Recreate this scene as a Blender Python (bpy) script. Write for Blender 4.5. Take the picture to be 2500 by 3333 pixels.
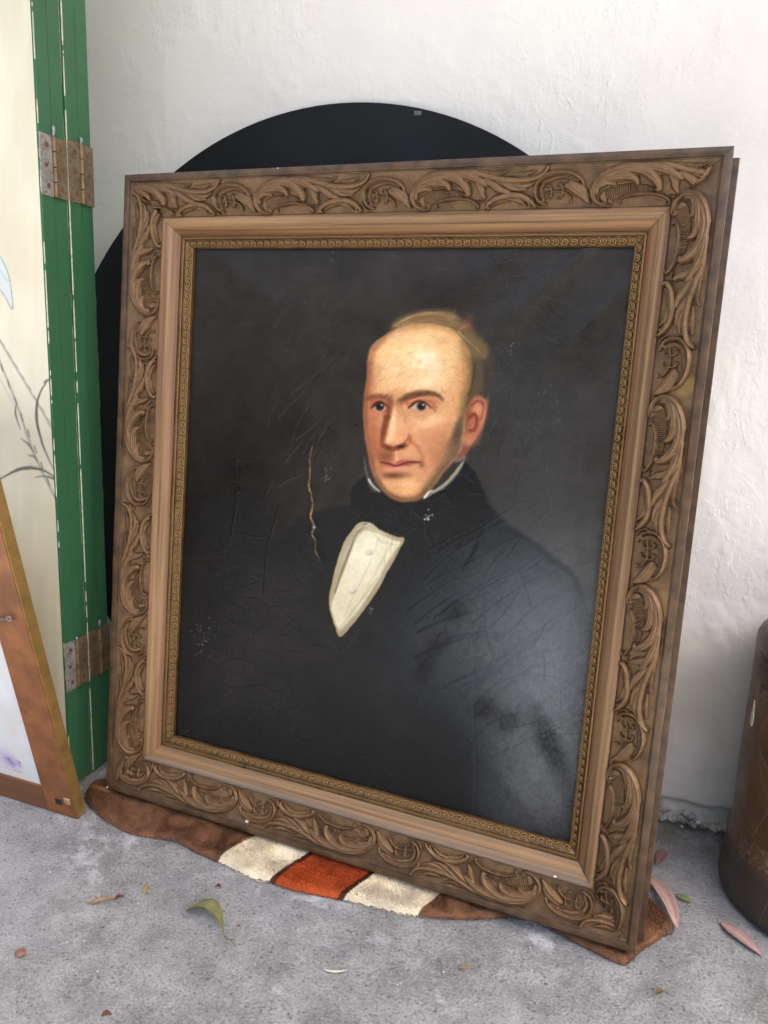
import bpy, bmesh, math, random
import numpy as np
from mathutils import Matrix, Vector

for _o in list(bpy.data.objects):
    bpy.data.objects.remove(_o)
SC = bpy.context.scene
COL = SC.collection

# ================================================================ CAMERA (x along the wall, y towards the wall, z up, floor z = 0)
RC = np.array([[0.93839916, 0.11264431, -0.32667764],
               [0.34274161, -0.18306067, 0.92142117],
               [0.04399103, -0.97662687, -0.21039187]])      # columns: image right, image down, view direction
CAM = np.array([0., 0., .768])
FPX, CX, CY = 2420., 1250., 1666.5                            # focal length and centre for a 2500 x 3333 sheet
cd = bpy.data.cameras.new('camera')
cam = bpy.data.objects.new('camera', cd)
COL.objects.link(cam)
cd.sensor_fit = 'VERTICAL'; cd.sensor_height = 36.; cd.lens = 36.*FPX/3333.
cd.clip_start = .02; cd.clip_end = 400.
_r, _d, _v = RC[:, 0], RC[:, 1], RC[:, 2]
cam.matrix_world = Matrix(((_r[0], -_d[0], -_v[0], CAM[0]), (_r[1], -_d[1], -_v[1], CAM[1]), (_r[2], -_d[2], -_v[2], CAM[2]), (0, 0, 0, 1)))
SC.camera = cam

# ================================================================ SKY, SUN, EXPOSURE
SUN_EL, SUN_AZ = 60., 60.           # the sun stands in front of the added porch roof, to the right
world = bpy.data.worlds.new('World'); SC.world = world
world.use_nodes = True
_nt = world.node_tree
_sky = _nt.nodes.new('ShaderNodeTexSky'); _sky.sky_type = 'NISHITA'; _sky.sun_disc = False
_sky.sun_elevation = math.radians(SUN_EL)
_sky.air_density = 1.0; _sky.dust_density = 5.0; _sky.ozone_density = 1.0
_bg = _nt.nodes['Background']; _bg.inputs['Strength'].default_value = .12
_nt.links.new(_sky.outputs['Color'], _bg.inputs['Color'])
_az = math.radians(SUN_AZ); _el = math.radians(SUN_EL)
SUN_DIR = Vector((math.sin(_az)*math.cos(_el), -math.cos(_az)*math.cos(_el), math.sin(_el)))   # towards the sun
_sky.sun_rotation = math.atan2(SUN_DIR.x, SUN_DIR.y)
sd = bpy.data.lights.new('sun', 'SUN'); sd.energy = 5.0; sd.angle = math.radians(.53); sd.color = (1., .94, .86)
sun = bpy.data.objects.new('sun', sd); COL.objects.link(sun)
sun.rotation_euler = SUN_DIR.to_track_quat('Z', 'Y').to_euler()
sun.location = (2, -4, 6)
SC.view_settings.view_transform = 'Standard'; SC.view_settings.look = 'None'
SC.view_settings.gamma = 1.0; SC.view_settings.use_curve_mapping = False
SC.view_settings.exposure = 2.2
SC.render.engine = 'CYCLES'
SC.cycles.use_denoising = True
SC.cycles.max_bounces = 6; SC.cycles.diffuse_bounces = 4; SC.cycles.glossy_bounces = 3
SC.cycles.caustics_reflective = False; SC.cycles.caustics_refractive = False
SC.cycles.sample_clamp_indirect = 8.

# ================================================================ HELPERS
def ray(px):
    return RC @ np.array([(px[0]-CX)/FPX, (px[1]-CY)/FPX, 1.])
def on_floor(px, z=0.):
    d = ray(px); return CAM+d*((z-CAM[2])/d[2])
def on_axis(px, axis, val):
    d = ray(px); return CAM+d*((val-CAM[axis])/d[axis])
def project(P):
    q = (np.asarray(P, float)-CAM) @ RC
    return np.stack([CX+FPX*q[..., 0]/q[..., 2], CY+FPX*q[..., 1]/q[..., 2]], -1)

def link(o, parent=None):
    COL.objects.link(o)
    if parent is not None:
        o.parent = parent
    return o
def tag(o, label=None, cat=None, group=None, kind=None):
    if label: o['label'] = label
    if cat: o['category'] = cat
    if group: o['group'] = group
    if kind: o['kind'] = kind
    return o
def empty(name, M=None):
    o = bpy.data.objects.new(name, None); COL.objects.link(o)
    o.empty_display_size = .05
    if M is not None: o.matrix_world = M
    return o
def mesh_from(name, verts, faces, mat=None, smooth=True):
    me = bpy.data.meshes.new(name)
    me.from_pydata([tuple(map(float, v)) for v in verts], [], [tuple(map(int, f)) for f in faces])
    if smooth:
        me.polygons.foreach_set('use_smooth', [True]*len(me.polygons))
    if mat is not None: me.materials.append(mat)
    me.update()
    return me
def grid_mesh(name, V, mat=None, smooth=True, keep=None, color=None):
    """V: (ny, nx, 3) array -> quads, fast"""
    ny, nx = V.shape[:2]
    idx = np.arange(ny*nx).reshape(ny, nx)
    q = np.stack([idx[:-1, :-1], idx[:-1, 1:], idx[1:, 1:], idx[1:, :-1]], -1)
    q = q[keep] if keep is not None else q.reshape(-1, 4)
    used = np.unique(q)
    rem = np.full(ny*nx, -1); rem[used] = np.arange(len(used))
    q = rem[q]; P = V.reshape(-1, 3)[used].astype(np.float32)
    me = bpy.data.meshes.new(name)
    me.vertices.add(len(P)); me.vertices.foreach_set('co', P.ravel())
    me.loops.add(q.size); me.loops.foreach_set('vertex_index', q.ravel().astype(np.int32))
    me.polygons.add(len(q)); me.polygons.foreach_set('loop_start', np.arange(0, q.size, 4, dtype=np.int32))
    if smooth: me.polygons.foreach_set('use_smooth', np.ones(len(q), bool))
    me.update(calc_edges=True); me.validate()
    if color is not None:
        c = color.reshape(ny*nx, -1)[used]
        set_color(me, c)
    if mat is not None: me.materials.append(mat)
    return me
def set_color(me, c, name='col'):
    at = me.color_attributes.new(name, 'FLOAT_COLOR', 'POINT')
    c = np.asarray(c, np.float32)
    if c.ndim == 1 or c.shape[1] == 1: c = np.repeat(c.reshape(-1, 1), 3, 1)
    c4 = np.ones((len(c), 4), np.float32); c4[:, :3] = c
    at.data.foreach_set('color', c4.ravel())
def obj(name, me, parent=None, M=None):
    o = bpy.data.objects.new(name, me); link(o, parent)
    if M is not None: o.matrix_local = M
    return o
class MB:
    """collects simple shapes into one mesh"""
    def __init__(self): self.v = []; self.f = []
    def add(self, V, Fc):
        n = len(self.v); self.v += [tuple(x) for x in V]; self.f += [tuple(i+n for i in q) for q in Fc]
    def box(self, x0, x1, y0, y1, z0, z1):
        self.add([(x0, y0, z0), (x1, y0, z0), (x1, y1, z0), (x0, y1, z0), (x0, y0, z1), (x1, y0, z1), (x1, y1, z1), (x0, y1, z1)],
                 [(0, 3, 2, 1), (4, 5, 6, 7), (0, 1, 5, 4), (1, 2, 6, 5), (2, 3, 7, 6), (3, 0, 4, 7)])
    def tube(self, pts, rad, n=8, cap=True):
        P = [Vector(p) for p in pts]; R = rad if hasattr(rad, '__len__') else [rad]*len(P)
        V = []; Fc = []
        up = Vector((0, 0, 1)) if abs((P[1]-P[0]).normalized().z) < .9 else Vector((1, 0, 0))
        for i, p in enumerate(P):
            d = (P[min(i+1, len(P)-1)]-P[max(i-1, 0)]).normalized()
            a = d.cross(up).normalized(); b = a.cross(d)
            for k in range(n):
                t = 2*math.pi*k/n
                V.append(p+(a*math.cos(t)+b*math.sin(t))*R[i])
        for i in range(len(P)-1):
            for k in range(n):
                Fc.append((i*n+k, i*n+(k+1) % n, (i+1)*n+(k+1) % n, (i+1)*n+k))
        if cap:
            Fc.append(tuple(range(n))[::-1]); Fc.append(tuple(range((len(P)-1)*n, len(P)*n)))
        self.add(V, Fc)
    def mesh(self, name, mat, smooth=False, bevel=0, seg=2):
        me = mesh_from(name, self.v, self.f, None, smooth)
        if bevel:
            bm = bmesh.new(); bm.from_mesh(me)
            bmesh.ops.bevel(bm, geom=bm.edges[:], offset=bevel, segments=seg, profile=.6, affect='EDGES')
            bm.to_mesh(me); bm.free()
        if mat: me.materials.append(mat)
        return me
def lathe(name, prof, mat, n=64, wob=None):
    V = []; Fc = []
    for i, (r, z) in enumerate(prof):
        for k in range(n):
            t = 2*math.pi*k/n
            rr = r+(wob(t, z) if wob and r > .01 else 0)
            V.append((rr*math.cos(t), rr*math.sin(t), z))
    for i in range(len(prof)-1):
        for k in range(n):
            Fc.append((i*n+k, i*n+(k+1) % n, (i+1)*n+(k+1) % n, (i+1)*n+k))
    return mesh_from(name, V, Fc, mat)

# ---- node materials
class NM:
    def __init__(self, name, rough=.6, spec=.5, metal=0.):
        self.m = bpy.data.materials.new(name); self.m.use_nodes = True
        self.t = self.m.node_tree; self.b = self.t.nodes['Principled BSDF']
        self.b.inputs['Roughness'].default_value = rough
        self.b.inputs['Specular IOR Level'].default_value = spec
        self.b.inputs['Metallic'].default_value = metal
    def n(self, t, **kw):
        x = self.t.nodes.new('ShaderNode'+t)
        for k, v in kw.items():
            if k.startswith('i_'):
                x.inputs[k[2:].replace('_', ' ')].default_value = v
            else: setattr(x, k, v)
        return x
    def l(self, a, b): self.t.links.new(a, b)
    def coord(self, scale=(1, 1, 1), loc=(0, 0, 0), rot=(0, 0, 0), kind='Object'):
        c = self.n('TexCoord'); m = self.n('Mapping')
        m.inputs['Scale'].default_value = scale; m.inputs['Location'].default_value = loc; m.inputs['Rotation'].default_value = rot
        self.l(c.outputs[kind], m.inputs['Vector']); return m.outputs[0]
    def noise(self, vec, scale, detail=5, rough=.55, dist=0.):
        x = self.n('TexNoise'); x.inputs['Scale'].default_value = scale; x.inputs['Detail'].default_value = detail
        x.inputs['Roughness'].default_value = rough; x.inputs['Distortion'].default_value = dist
        self.l(vec, x.inputs['Vector']); return x.outputs['Fac']
    def voro(self, vec, scale, feature='DISTANCE_TO_EDGE', rnd=1.):
        x = self.n('TexVoronoi', feature=feature); x.inputs['Scale'].default_value = scale; x.inputs['Randomness'].default_value = rnd
        self.l(vec, x.inputs['Vector']); return x.outputs['Distance']
    def ramp(self, fac, stops, interp='LINEAR'):
        r = self.n('ValToRGB'); r.color_ramp.interpolation = interp
        e = r.color_ramp.elements
        while len(e) < len(stops): e.new(.5)
        for q, (p, c) in zip(e, stops):
            q.position = p; q.color = (c, c, c, 1) if not hasattr(c, '__len__') else (*c, 1)
        self.l(fac, r.inputs[0]); return r.outputs[0]
    def mix(self, fac, a, b, mode='MIX'):
        x = self.n('Mix', data_type='RGBA', blend_type=mode)
        for s, v in ((0, fac), (6, a), (7, b)):
            if hasattr(v, 'links') or hasattr(v, 'is_linked'): self.l(v, x.inputs[s])
            elif hasattr(v, '__len__'): x.inputs[s].default_value = (*v, 1)
            else: x.inputs[s].default_value = v
        return x.outputs[2]
    def math(self, op, a, b=None, clamp=False):
        x = self.n('Math', operation=op, use_clamp=clamp)
        for i, v in enumerate((a, b)):
            if v is None: continue
            if hasattr(v, 'is_linked'): self.l(v, x.inputs[i])
            else: x.inputs[i].default_value = v
        return x.outputs[0]
    def bump(self, h, dist, strength=1., prev=None):
        x = self.n('Bump'); x.inputs['Distance'].default_value = dist; x.inputs['Strength'].default_value = strength
        self.l(h, x.inputs['Height'])
        if prev is not None: self.l(prev, x.inputs['Normal'])
        return x.outputs[0]
    def attr(self, name='col'):
        x = self.n('Attribute', attribute_name=name); return x.outputs['Color']
    def done(self, color=None, rough=None, normal=None, metal=None):
        for k, v in (('Base Color', color), ('Roughness', rough), ('Normal', normal), ('Metallic', metal)):
            if v is None: continue
            if hasattr(v, 'is_linked'): self.l(v, self.b.inputs[k])
            else: self.b.inputs[k].default_value = (*v, 1) if hasattr(v, '__len__') else v
        return self.m
def lin(r, g, b):
    return tuple(float(x) for x in srgb2lin(np.array([r, g, b])/255.))

# ---------------------------------------------------------------- PAINTING (numpy only)
def srgb2lin(c):
    c = np.asarray(c, float)
    return np.where(c <= .04045, c/12.92, ((np.maximum(c, 0)+.055)/1.055)**2.4)

def vnoise(x, y, seed=0):
    """smooth value noise, vectorised"""
    rng = np.random.RandomState(seed)
    T = rng.rand(64, 64)
    xi = np.floor(x).astype(int); yi = np.floor(y).astype(int)
    fx = x-xi; fy = y-yi
    fx = fx*fx*(3-2*fx); fy = fy*fy*(3-2*fy)
    a = T[yi % 64, xi % 64]; b = T[yi % 64, (xi+1) % 64]
    c = T[(yi+1) % 64, xi % 64]; d = T[(yi+1) % 64, (xi+1) % 64]
    return (a*(1-fx)+b*fx)*(1-fy)+(c*(1-fx)+d*fx)*fy

def fbm(x, y, seed=0, oct=4):
    s = 0; a = .5; t = 0
    for i in range(oct):
        s = s+a*vnoise(x*2**i+17*i, y*2**i+9*i, seed+i); t += a; a *= .5
    return s/t

def catmull(pts, closed=True, n=6):
    P = np.asarray(pts, float)
    N = len(P); out = []
    if closed:
        idx = [((i-1) % N, i, (i+1) % N, (i+2) % N) for i in range(N)]
    else:
        idx = [(max(i-1, 0), i, i+1, min(i+2, N-1)) for i in range(N-1)]
    for a, b, c, d in idx:
        for k in range(n):
            t = k/n
            out.append(.5*((2*P[b])+(-P[a]+P[c])*t+(2*P[a]-5*P[b]+4*P[c]-P[d])*t*t+(-P[a]+3*P[b]-3*P[c]+P[d])*t**3))
    if not closed:
        out.append(P[-1])
    return np.array(out)

def poly_sd(P, x, y):
    P = np.asarray(P, float); d = np.full(x.shape, 1e9); ins = np.zeros(x.shape, bool)
    for (ax, ay), (bx, by) in zip(P, np.roll(P, -1, 0)):
        ex, ey = bx-ax, by-ay; t = np.clip(((x-ax)*ex+(y-ay)*ey)/(ex*ex+ey*ey+1e-12), 0, 1)
        d = np.minimum(d, (x-ax-ex*t)**2+(y-ay-ey*t)**2)
        if abs(ey) > 1e-12: ins ^= ((ay > y) != (by > y)) & (x < ex*(y-ay)/ey+ax)
    d = np.sqrt(d); return np.where(ins, d, -d)

class Painter:
    def __init__(self, X, Y, base):
        self.X = X; self.Y = Y
        self.img = np.zeros(X.shape+(3,)); self.img[:] = np.array(base)/255.
        self.clip = None
        self.dx = (fbm(X/14., Y/14., 5, 3)-.5)*2
        self.dy = (fbm(X/14., Y/14., 9, 3)-.5)*2
    def _mix(self, b, m, col):
        if self.clip is not None:
            m = m*self.clip[b]
        m = m[..., None]
        self.img[b] = self.img[b]*(1-m)+np.array(col)/255.*m
    def _box(self, P, m):
        (x0, y0), (x1, y1) = P.min(0)-m, P.max(0)+m
        xa, ya = self.X[0], self.Y[:, 0]
        if xa[0] > xa[-1]: c0, c1 = np.searchsorted(-xa, -x1), np.searchsorted(-xa, -x0)
        else: c0, c1 = np.searchsorted(xa, x0), np.searchsorted(xa, x1)
        if ya[0] > ya[-1]: r0, r1 = np.searchsorted(-ya, -y1), np.searchsorted(-ya, -y0)
        else: r0, r1 = np.searchsorted(ya, y0), np.searchsorted(ya, y1)
        if r1 <= r0 or c1 <= c0:
            return None
        return slice(r0, r1), slice(c0, c1)
    def mask(self, pts, soft, jit=2.0, closed=True):
        P = catmull(pts, True, 5)
        b = self._box(P, soft*1.2+4)
        if b is None:
            return None, None
        x = self.X[b]+self.dx[b]*jit; y = self.Y[b]+self.dy[b]*jit
        d = np.full(x.shape, 1e9); ins = np.zeros(x.shape, bool)
        Q = np.roll(P, -1, 0)
        for (ax, ay), (bx, by) in zip(P, Q):
            ex, ey = bx-ax, by-ay
            L = ex*ex+ey*ey+1e-9
            t = np.clip(((x-ax)*ex+(y-ay)*ey)/L, 0, 1)
            d = np.minimum(d, (x-ax-ex*t)**2+(y-ay-ey*t)**2)
            if abs(ey) > 1e-9:
                c = ((ay > y) != (by > y)) & (x < ex*(y-ay)/ey+ax)
                ins ^= c
        d = np.sqrt(d); sd = np.where(ins, d, -d)
        m = np.clip(sd/max(soft, .5)+.5, 0, 1)
        return b, m*m*(3-2*m)
    def poly(self, pts, col, soft=4, a=1., jit=2.0):
        b, m = self.mask(pts, soft, jit)
        if b is None:
            return
        self._mix(b, m*a, col)
    def blob(self, cx, cy, rx, ry, col, a=1., ang=0, p=1.0):
        R = max(rx, ry)*2.6
        b = self._box(np.array([[cx-R, cy-R], [cx+R, cy+R]]), 0)
        if b is None:
            return
        x = self.X[b]-cx; y = self.Y[b]-cy
        ca, sa = math.cos(math.radians(ang)), math.sin(math.radians(ang))
        u = (x*ca+y*sa)/rx; v = (-x*sa+y*ca)/ry
        self._mix(b, np.exp(-((u*u+v*v)**p))*a, col)
    def stroke(self, pts, w0, col, soft=2, a=1., w1=None, wm=None, jit=1.0):
        P = catmull(pts, False, 5)
        n = len(P)
        w1 = w0 if w1 is None else w1
        wm = (w0+w1)/2 if wm is None else wm
        b = self._box(P, max(w0, w1, wm)+soft+4)
        if b is None:
            return
        x = self.X[b]+self.dx[b]*jit; y = self.Y[b]+self.dy[b]*jit
        best = np.full(x.shape, -1e9)
        for i in range(n-1):
            ax, ay = P[i]; ex, ey = P[i+1]-P[i]
            L = ex*ex+ey*ey+1e-9
            t = np.clip(((x-ax)*ex+(y-ay)*ey)/L, 0, 1)
            s = (i+t)/(n-1)
            w = np.where(s < .5, w0+(wm-w0)*s*2, wm+(w1-wm)*(s*2-1))
            best = np.maximum(best, w-np.hypot(x-ax-ex*t, y-ay-ey*t))
        m = np.clip(best/max(soft, .5)+.5, 0, 1); self._mix(b, m*m*(3-2*m)*a, col)

def paint_portrait(X, Y):
    """the portrait; X, Y are canvas positions in sheet units (1 unit = about 0.4 mm)"""
    p = Painter(X, Y, (60, 57, 53))
    F = lambda L: [(1100+x/2.765, 950+y/2.765) for x, y in L]
    Tq = lambda L: [(900+x/1.659, 1400+y/1.659) for x, y in L]
    # ground tone variation
    n = fbm(X/160., Y/160., 3, 4)[..., None]
    p.img += (n-.5)*.07*np.array([1.0, 1.0, .98])
    p.blob(700, 1100, 300, 400, (58, 54, 49), .6)
    p.blob(760, 1900, 260, 500, (36, 36, 37), .8)
    p.blob(1750, 1500, 300, 420, (66, 66, 66), .55)
    p.blob(1600, 820, 420, 150, (63, 60, 59), .5)
    # coat
    coat = Tq([(560, 330), (420, 400), (230, 440), (110, 500), (20, 600), (-90, 760), (-230, 900), (-330, 1040), (-420, 1300), (-480, 2400), (1900, 2400), (1760, 1300), (1660, 900), (1590, 760), (1450, 640), (1300, 540), (1180, 440), (1120, 330), (1060, 220), (1010, 190), (900, 300), (760, 390)])
    p.poly(coat, (35, 36, 38), 26, .96, 6)
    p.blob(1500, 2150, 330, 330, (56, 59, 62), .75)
    p.blob(1680, 1980, 200, 260, (78, 82, 84), .65)  # pale glare haze and varnish bloom painted over the coat, here and below
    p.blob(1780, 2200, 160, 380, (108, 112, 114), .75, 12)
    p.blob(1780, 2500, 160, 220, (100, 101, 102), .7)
    p.blob(1150, 2450, 520, 160, (34, 35, 37), .65)
    p.blob(760, 2280, 220, 300, (30, 31, 33), .7)
    for sx, sy, rx, ry, g in ((1480, 1990, 46, 36, -20), (1420, 2100, 60, 34, -40), (1580, 2310, 44, 40, 20), (1650, 2350, 40, 36, 30), (1790, 2420, 40, 120, -25), (1380, 2180, 34, 50, 40)):
        p.blob(sx, sy, rx, ry, (40, 41, 43), .85, g, 1.6)
    # lapel folds and coat edges
    p.stroke(Tq([(1010, 190), (1080, 330), (1110, 470), (1080, 620), (1000, 760)]), 10, (30, 31, 34), 14, .7, 4)
    p.stroke(Tq([(540, 420), (390, 470), (300, 640), (250, 860), (290, 1080), (350, 1220)]), 8, (24, 25, 28), 18, .7)
    p.stroke(Tq([(690, 620), (560, 900), (430, 1120), (350, 1230)]), 12, (28, 30, 34), 20, .75)
    p.stroke(Tq([(120, 480), (60, 640), (0, 900), (-40, 1200)]), 5, (26, 27, 30), 16, .6)
    p.stroke(Tq([(1290, 560), (1400, 620), (1480, 700), (1580, 760), (1650, 880)]), 8, (36, 38, 41), 22, .28)
    p.stroke(Tq([(520, 460), (430, 520), (370, 620)]), 3, (50, 52, 55), 8, .3)
    for q in range(26):
        rs = np.random.RandomState(q)
        x0, y0 = rs.uniform(0, 1500), rs.uniform(500, 1500)
        L = rs.uniform(40, 150); an = rs.uniform(1.3, 2.4)
        p.stroke(Tq([(x0, y0), (x0+L*.5*math.cos(an)+6, y0+L*.5*math.sin(an)), (x0+L*math.cos(an), y0+L*math.sin(an))]), 1.5, (60, 64, 70) if q % 2 else (28, 29, 32), 6, .35)
    # cravat
    p.poly(Tq([(480, 250), (500, 330), (560, 370), (660, 400), (800, 380), (900, 320), (1010, 180), (1060, 250), (1100, 380), (1080, 560), (900, 640), (700, 580), (600, 570), (500, 520), (420, 420), (400, 330)]), (36, 38, 42), 14, .9)
    p.blob(*Tq([(640, 480)])[0], 26, 34, (54, 57, 62), .35)
    p.stroke(Tq([(580, 450), (600, 520), (690, 560)]), 4, (46, 48, 52), 9, .35)
    p.stroke(Tq([(680, 400), (676, 560)]), 2.5, (24, 25, 28), 6, .8)
    p.stroke(Tq([(860, 340), (960, 270), (1030, 220)]), 9, (52, 56, 63), 14, .5)
    # shirt front
    shirt = Tq([(440, 505), (500, 500), (560, 540), (640, 575), (690, 585), (660, 650), (600, 760), (540, 870), (470, 970), (400, 1060), (338, 1122), (310, 1060), (285, 980), (280, 900), (300, 800), (330, 690), (370, 590)])
    p.poly(shirt, (150, 136, 104), 4, 1)
    sb_, sm_ = p.mask(shirt, 4)
    if sb_ is not None:
        p.clip = np.zeros(X.shape); p.clip[sb_] = sm_
    p.poly(Tq([(470, 545), (540, 560), (620, 592), (665, 605), (640, 660), (580, 760), (510, 870), (440, 980), (370, 1060), (335, 1085), (310, 1030), (292, 960), (310, 890), (350, 790), (390, 690), (425, 600)]), (206, 196, 164), 6, 1)
    p.blob(*Tq([(480, 680)])[0], 66, 110, (230, 223, 196), .8, 28)
    p.blob(*Tq([(350, 960)])[0], 40, 60, (214, 204, 172), .6, 30)
    p.stroke(Tq([(480, 510), (425, 560), (395, 640), (350, 760), (310, 880)]), 5, (104, 94, 76), 6, .85, 2)
    p.stroke(Tq([(500, 508), (430, 545), (390, 640)]), 4, (190, 182, 160), 5, .8, 1)
    p.stroke(Tq([(655, 640), (590, 740), (530, 850), (450, 970), (350, 1080)]), 5, (152, 142, 118), 9, .7)
    p.stroke(Tq([(330, 1080), (400, 990), (540, 800)]), 3, (160, 152, 130), 6, .5)
    for bx, by in ((492, 655), (402, 864)):
        x, y = Tq([(bx, by)])[0]
        p.blob(x+2, y+3, 12, 11, (150, 142, 122), .8, 0, 2)
        p.blob(x, y, 9, 8.5, (226, 222, 208), .9, 0, 2)
        p.blob(x, y+1, 3, 3, (160, 152, 132), .7)
    p.stroke(Tq([(560, 560), (500, 720), (420, 880), (360, 1010)]), 2, (186, 174, 140), 5, .5)
    p.stroke(Tq([(620, 610), (560, 720), (480, 860)]), 3, (180, 168, 132), 7, .5)
    p.stroke(Tq([(520, 545), (560, 600), (640, 620)]), 2.5, (176, 164, 132), 6, .5)
    p.clip = None
    p.stroke(Tq([(300, 1160), (335, 1205), (400, 1150), (440, 1080)]), 4, (64, 66, 71), 10, .6)
    # hair behind the head
    p.poly(F([(480, 330), (560, 230), (700, 180), (860, 160), (1020, 175), (1090, 240), (1190, 290), (1280, 390), (1350, 480), (1390, 620), (1380, 780), (1330, 880), (1250, 960), (1150, 1000), (1100, 700), (1000, 400), (700, 320)]), (90, 77, 58), 26, .6, 8)
    p.blob(*F([(1300, 760)])[0], 22, 60, (62, 58, 53), .8)
    p.blob(*F([(1180, 240)])[0], 20, 18, (88, 70, 58), .6)
    # ear
    p.poly(F([(1180, 990), (1230, 940), (1290, 940), (1335, 985), (1338, 1080), (1310, 1190), (1270, 1290), (1210, 1370), (1150, 1400), (1110, 1340), (1125, 1180), (1150, 1060)]), (162, 104, 80), 15, .95)
    p.blob(*F([(1260, 1060)])[0], 20, 30, (214, 150, 112), .7)
    p.stroke(F([(1200, 1020), (1250, 985), (1300, 1000), (1315, 1060), (1290, 1150)]), 5, (132, 68, 52), 7, .8)
    p.stroke(F([(1190, 1130), (1225, 1100), (1250, 1150), (1225, 1240), (1190, 1250)]), 6, (112, 56, 44), 8, .85)
    p.blob(*F([(1215, 1180)])[0], 9, 20, (178, 108, 82), .7)
    p.blob(*F([(1190, 1330)])[0], 20, 20, (200, 132, 98), .8)
    p.blob(*F([(1315, 1120)])[0], 6, 50, (206, 140, 106), .7, 12)
    p.blob(*F([(1160, 1120)])[0], 12, 40, (120, 66, 50), .6, 8)
    p.stroke(F([(1120, 1390), (1180, 1410), (1260, 1310), (1330, 1130), (1345, 1000)]), 2, (110, 60, 48), 6, .5)
    p.poly(F([(1060, 1380), (1180, 1400), (1130, 1500), (1060, 1520)]), (140, 84, 66), 12, .8)
    # head
    head = F([(300, 500), (272, 620), (268, 760), (250, 880), (240, 960), (232, 1080), (240, 1200), (250, 1300), (272, 1420), (300, 1560), (330, 1660), (380, 1750), (440, 1820), (520, 1868), (620, 1880), (720, 1860), (800, 1810), (860, 1740), (930, 1640), (1000, 1560), (1060, 1490), (1110, 1400), (1130, 1280), (1140, 1100), (1165, 950), (1195, 800), (1200, 680), (1180, 560), (1130, 450), (1070, 370), (960, 315), (800, 292), (640, 300), (500, 350), (390, 420)])
    p.poly(head, (208, 158, 110), 16, 1)
    hb, hm = p.mask(head, 18)
    if hb is not None:
        p.clip = np.zeros(X.shape); p.clip[hb] = hm
    # big light and shade of the face
    B = lambda x, y, rx, ry, c, a=1., g=0, pw=1.: p.blob(*F([(x, y)])[0], rx/2.765, ry/2.765, c, a, g, pw)
    S = lambda L, w, c, soft=4, a=1., w1=None, wm=None: p.stroke(F(L), w/2.765, c, soft, a, None if w1 is None else w1/2.765, None if wm is None else wm/2.765)
    PL = lambda L, c, soft=6, a=1.: p.poly(F(L), c, soft, a)
    B(740, 620, 380, 300, (232, 194, 140), .8)
    B(640, 560, 260, 180, (236, 202, 148), .7)
    B(430, 720, 120, 200, (226, 184, 132), .6)
    B(790, 640, 130, 120, (244, 220, 182), .8)
    B(780, 590, 70, 50, (246, 228, 200), .55)
    B(500, 710, 50, 70, (240, 212, 172), .5)
    B(800, 830, 150, 60, (244, 218, 180), .55)
    B(900, 740, 50, 26, (246, 226, 200), .5)
    B(520, 1450, 420, 420, (188, 126, 88), .55)
    B(600, 1250, 380, 200, (200, 142, 100), .35)
    # forehead rim, left edge and temple shade
    S([(390, 420), (310, 500), (285, 640), (275, 780), (258, 900)], 34, (172, 104, 74), 22, .75)
    S([(470, 350), (380, 420), (320, 500)], 26, (120, 84, 62), 16, .6)
    S([(520, 320), (700, 285), (900, 290), (1060, 350)], 26, (196, 150, 96), 18, .7)
    B(1150, 640, 60, 230, (190, 140, 92), .7)
    B(1120, 860, 50, 190, (184, 130, 88), .65)
    S([(1190, 600), (1205, 720), (1175, 900), (1140, 1050)], 34, (116, 94, 66), 18, .75)
    # top hair combed over
    hclip = p.clip; p.clip = None
    PL([(470, 335), (560, 240), (720, 185), (880, 165), (1030, 180), (1085, 250), (1180, 300), (1120, 350), (960, 320), (780, 300), (600, 310)], (168, 130, 86), 34, .42)
    for k in range(34):
        rs = np.random.RandomState(100+k); o = rs.uniform(-55, 45); e = rs.uniform(-30, 30)
        S([(560+o*1.2+e, 290-o*.3+rs.uniform(-10, 22)), (680+o+e, 258+o*.7), (860+3*e, 228+o+rs.uniform(-10, 10)), (1060+2*e, 275+o*.8+rs.uniform(-14, 14))], 3.0, [(186, 148, 100), (124, 96, 66), (204, 168, 120), (100, 82, 60)][k % 4], 4, .32, 1)
    S([(560, 235), (720, 180), (900, 160), (1040, 180)], 7, (88, 78, 62), 8, .55)
    S([(1090, 335), (1130, 310), (1165, 300)], 12, (176, 116, 84), 12, .45)
    S([(1150, 270), (1195, 340), (1205, 420)], 18, (112, 72, 60), 10, .6)
    # side hair with lit tuft
    PL([(1075, 370), (1130, 340), (1210, 380), (1290, 440), (1350, 500), (1330, 590), (1240, 600), (1180, 560), (1120, 470)], (126, 104, 72), 30, .6)
    for k in range(24):
        rs = np.random.RandomState(200+k); o = rs.uniform(-50, 50)
        S([(1090+o*.9, 355+o*.3), (1150+o*.9, 420+o*.7), (1220+o*.8, 490+o*.9), (1290+o*.7, 560+o*.8)], 4, [(206, 178, 124), (96, 78, 52), (188, 154, 98), (70, 60, 46)][k % 4], 4, .5, 1)
    PL([(1180, 600), (1240, 620), (1300, 640), (1310, 800), (1290, 900), (1200, 960), (1140, 1060), (1150, 940), (1190, 800)], (92, 78, 60), 16, .8)
    S([(1230, 650), (1215, 780), (1180, 920)], 10, (60, 54, 46), 8, .6)
    # sideburn
    p.clip = hclip
    PL([(1150, 1000), (1180, 1010), (1140, 1180), (1120, 1330), (1095, 1440), (1040, 1480), (960, 1490), (950, 1400), (1010, 1290), (1060, 1180), (1110, 1080)], (94, 78, 62), 20, .85)
    B(1070, 1290, 40, 130, (72, 64, 54), .7, 12)
    B(1000, 1440, 60, 60, (120, 94, 74), .5)
    # brow line shadow, sockets
    B(360, 990, 110, 70, (176, 110, 82), .75)
    B(720, 990, 160, 60, (184, 122, 88), .7)
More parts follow.
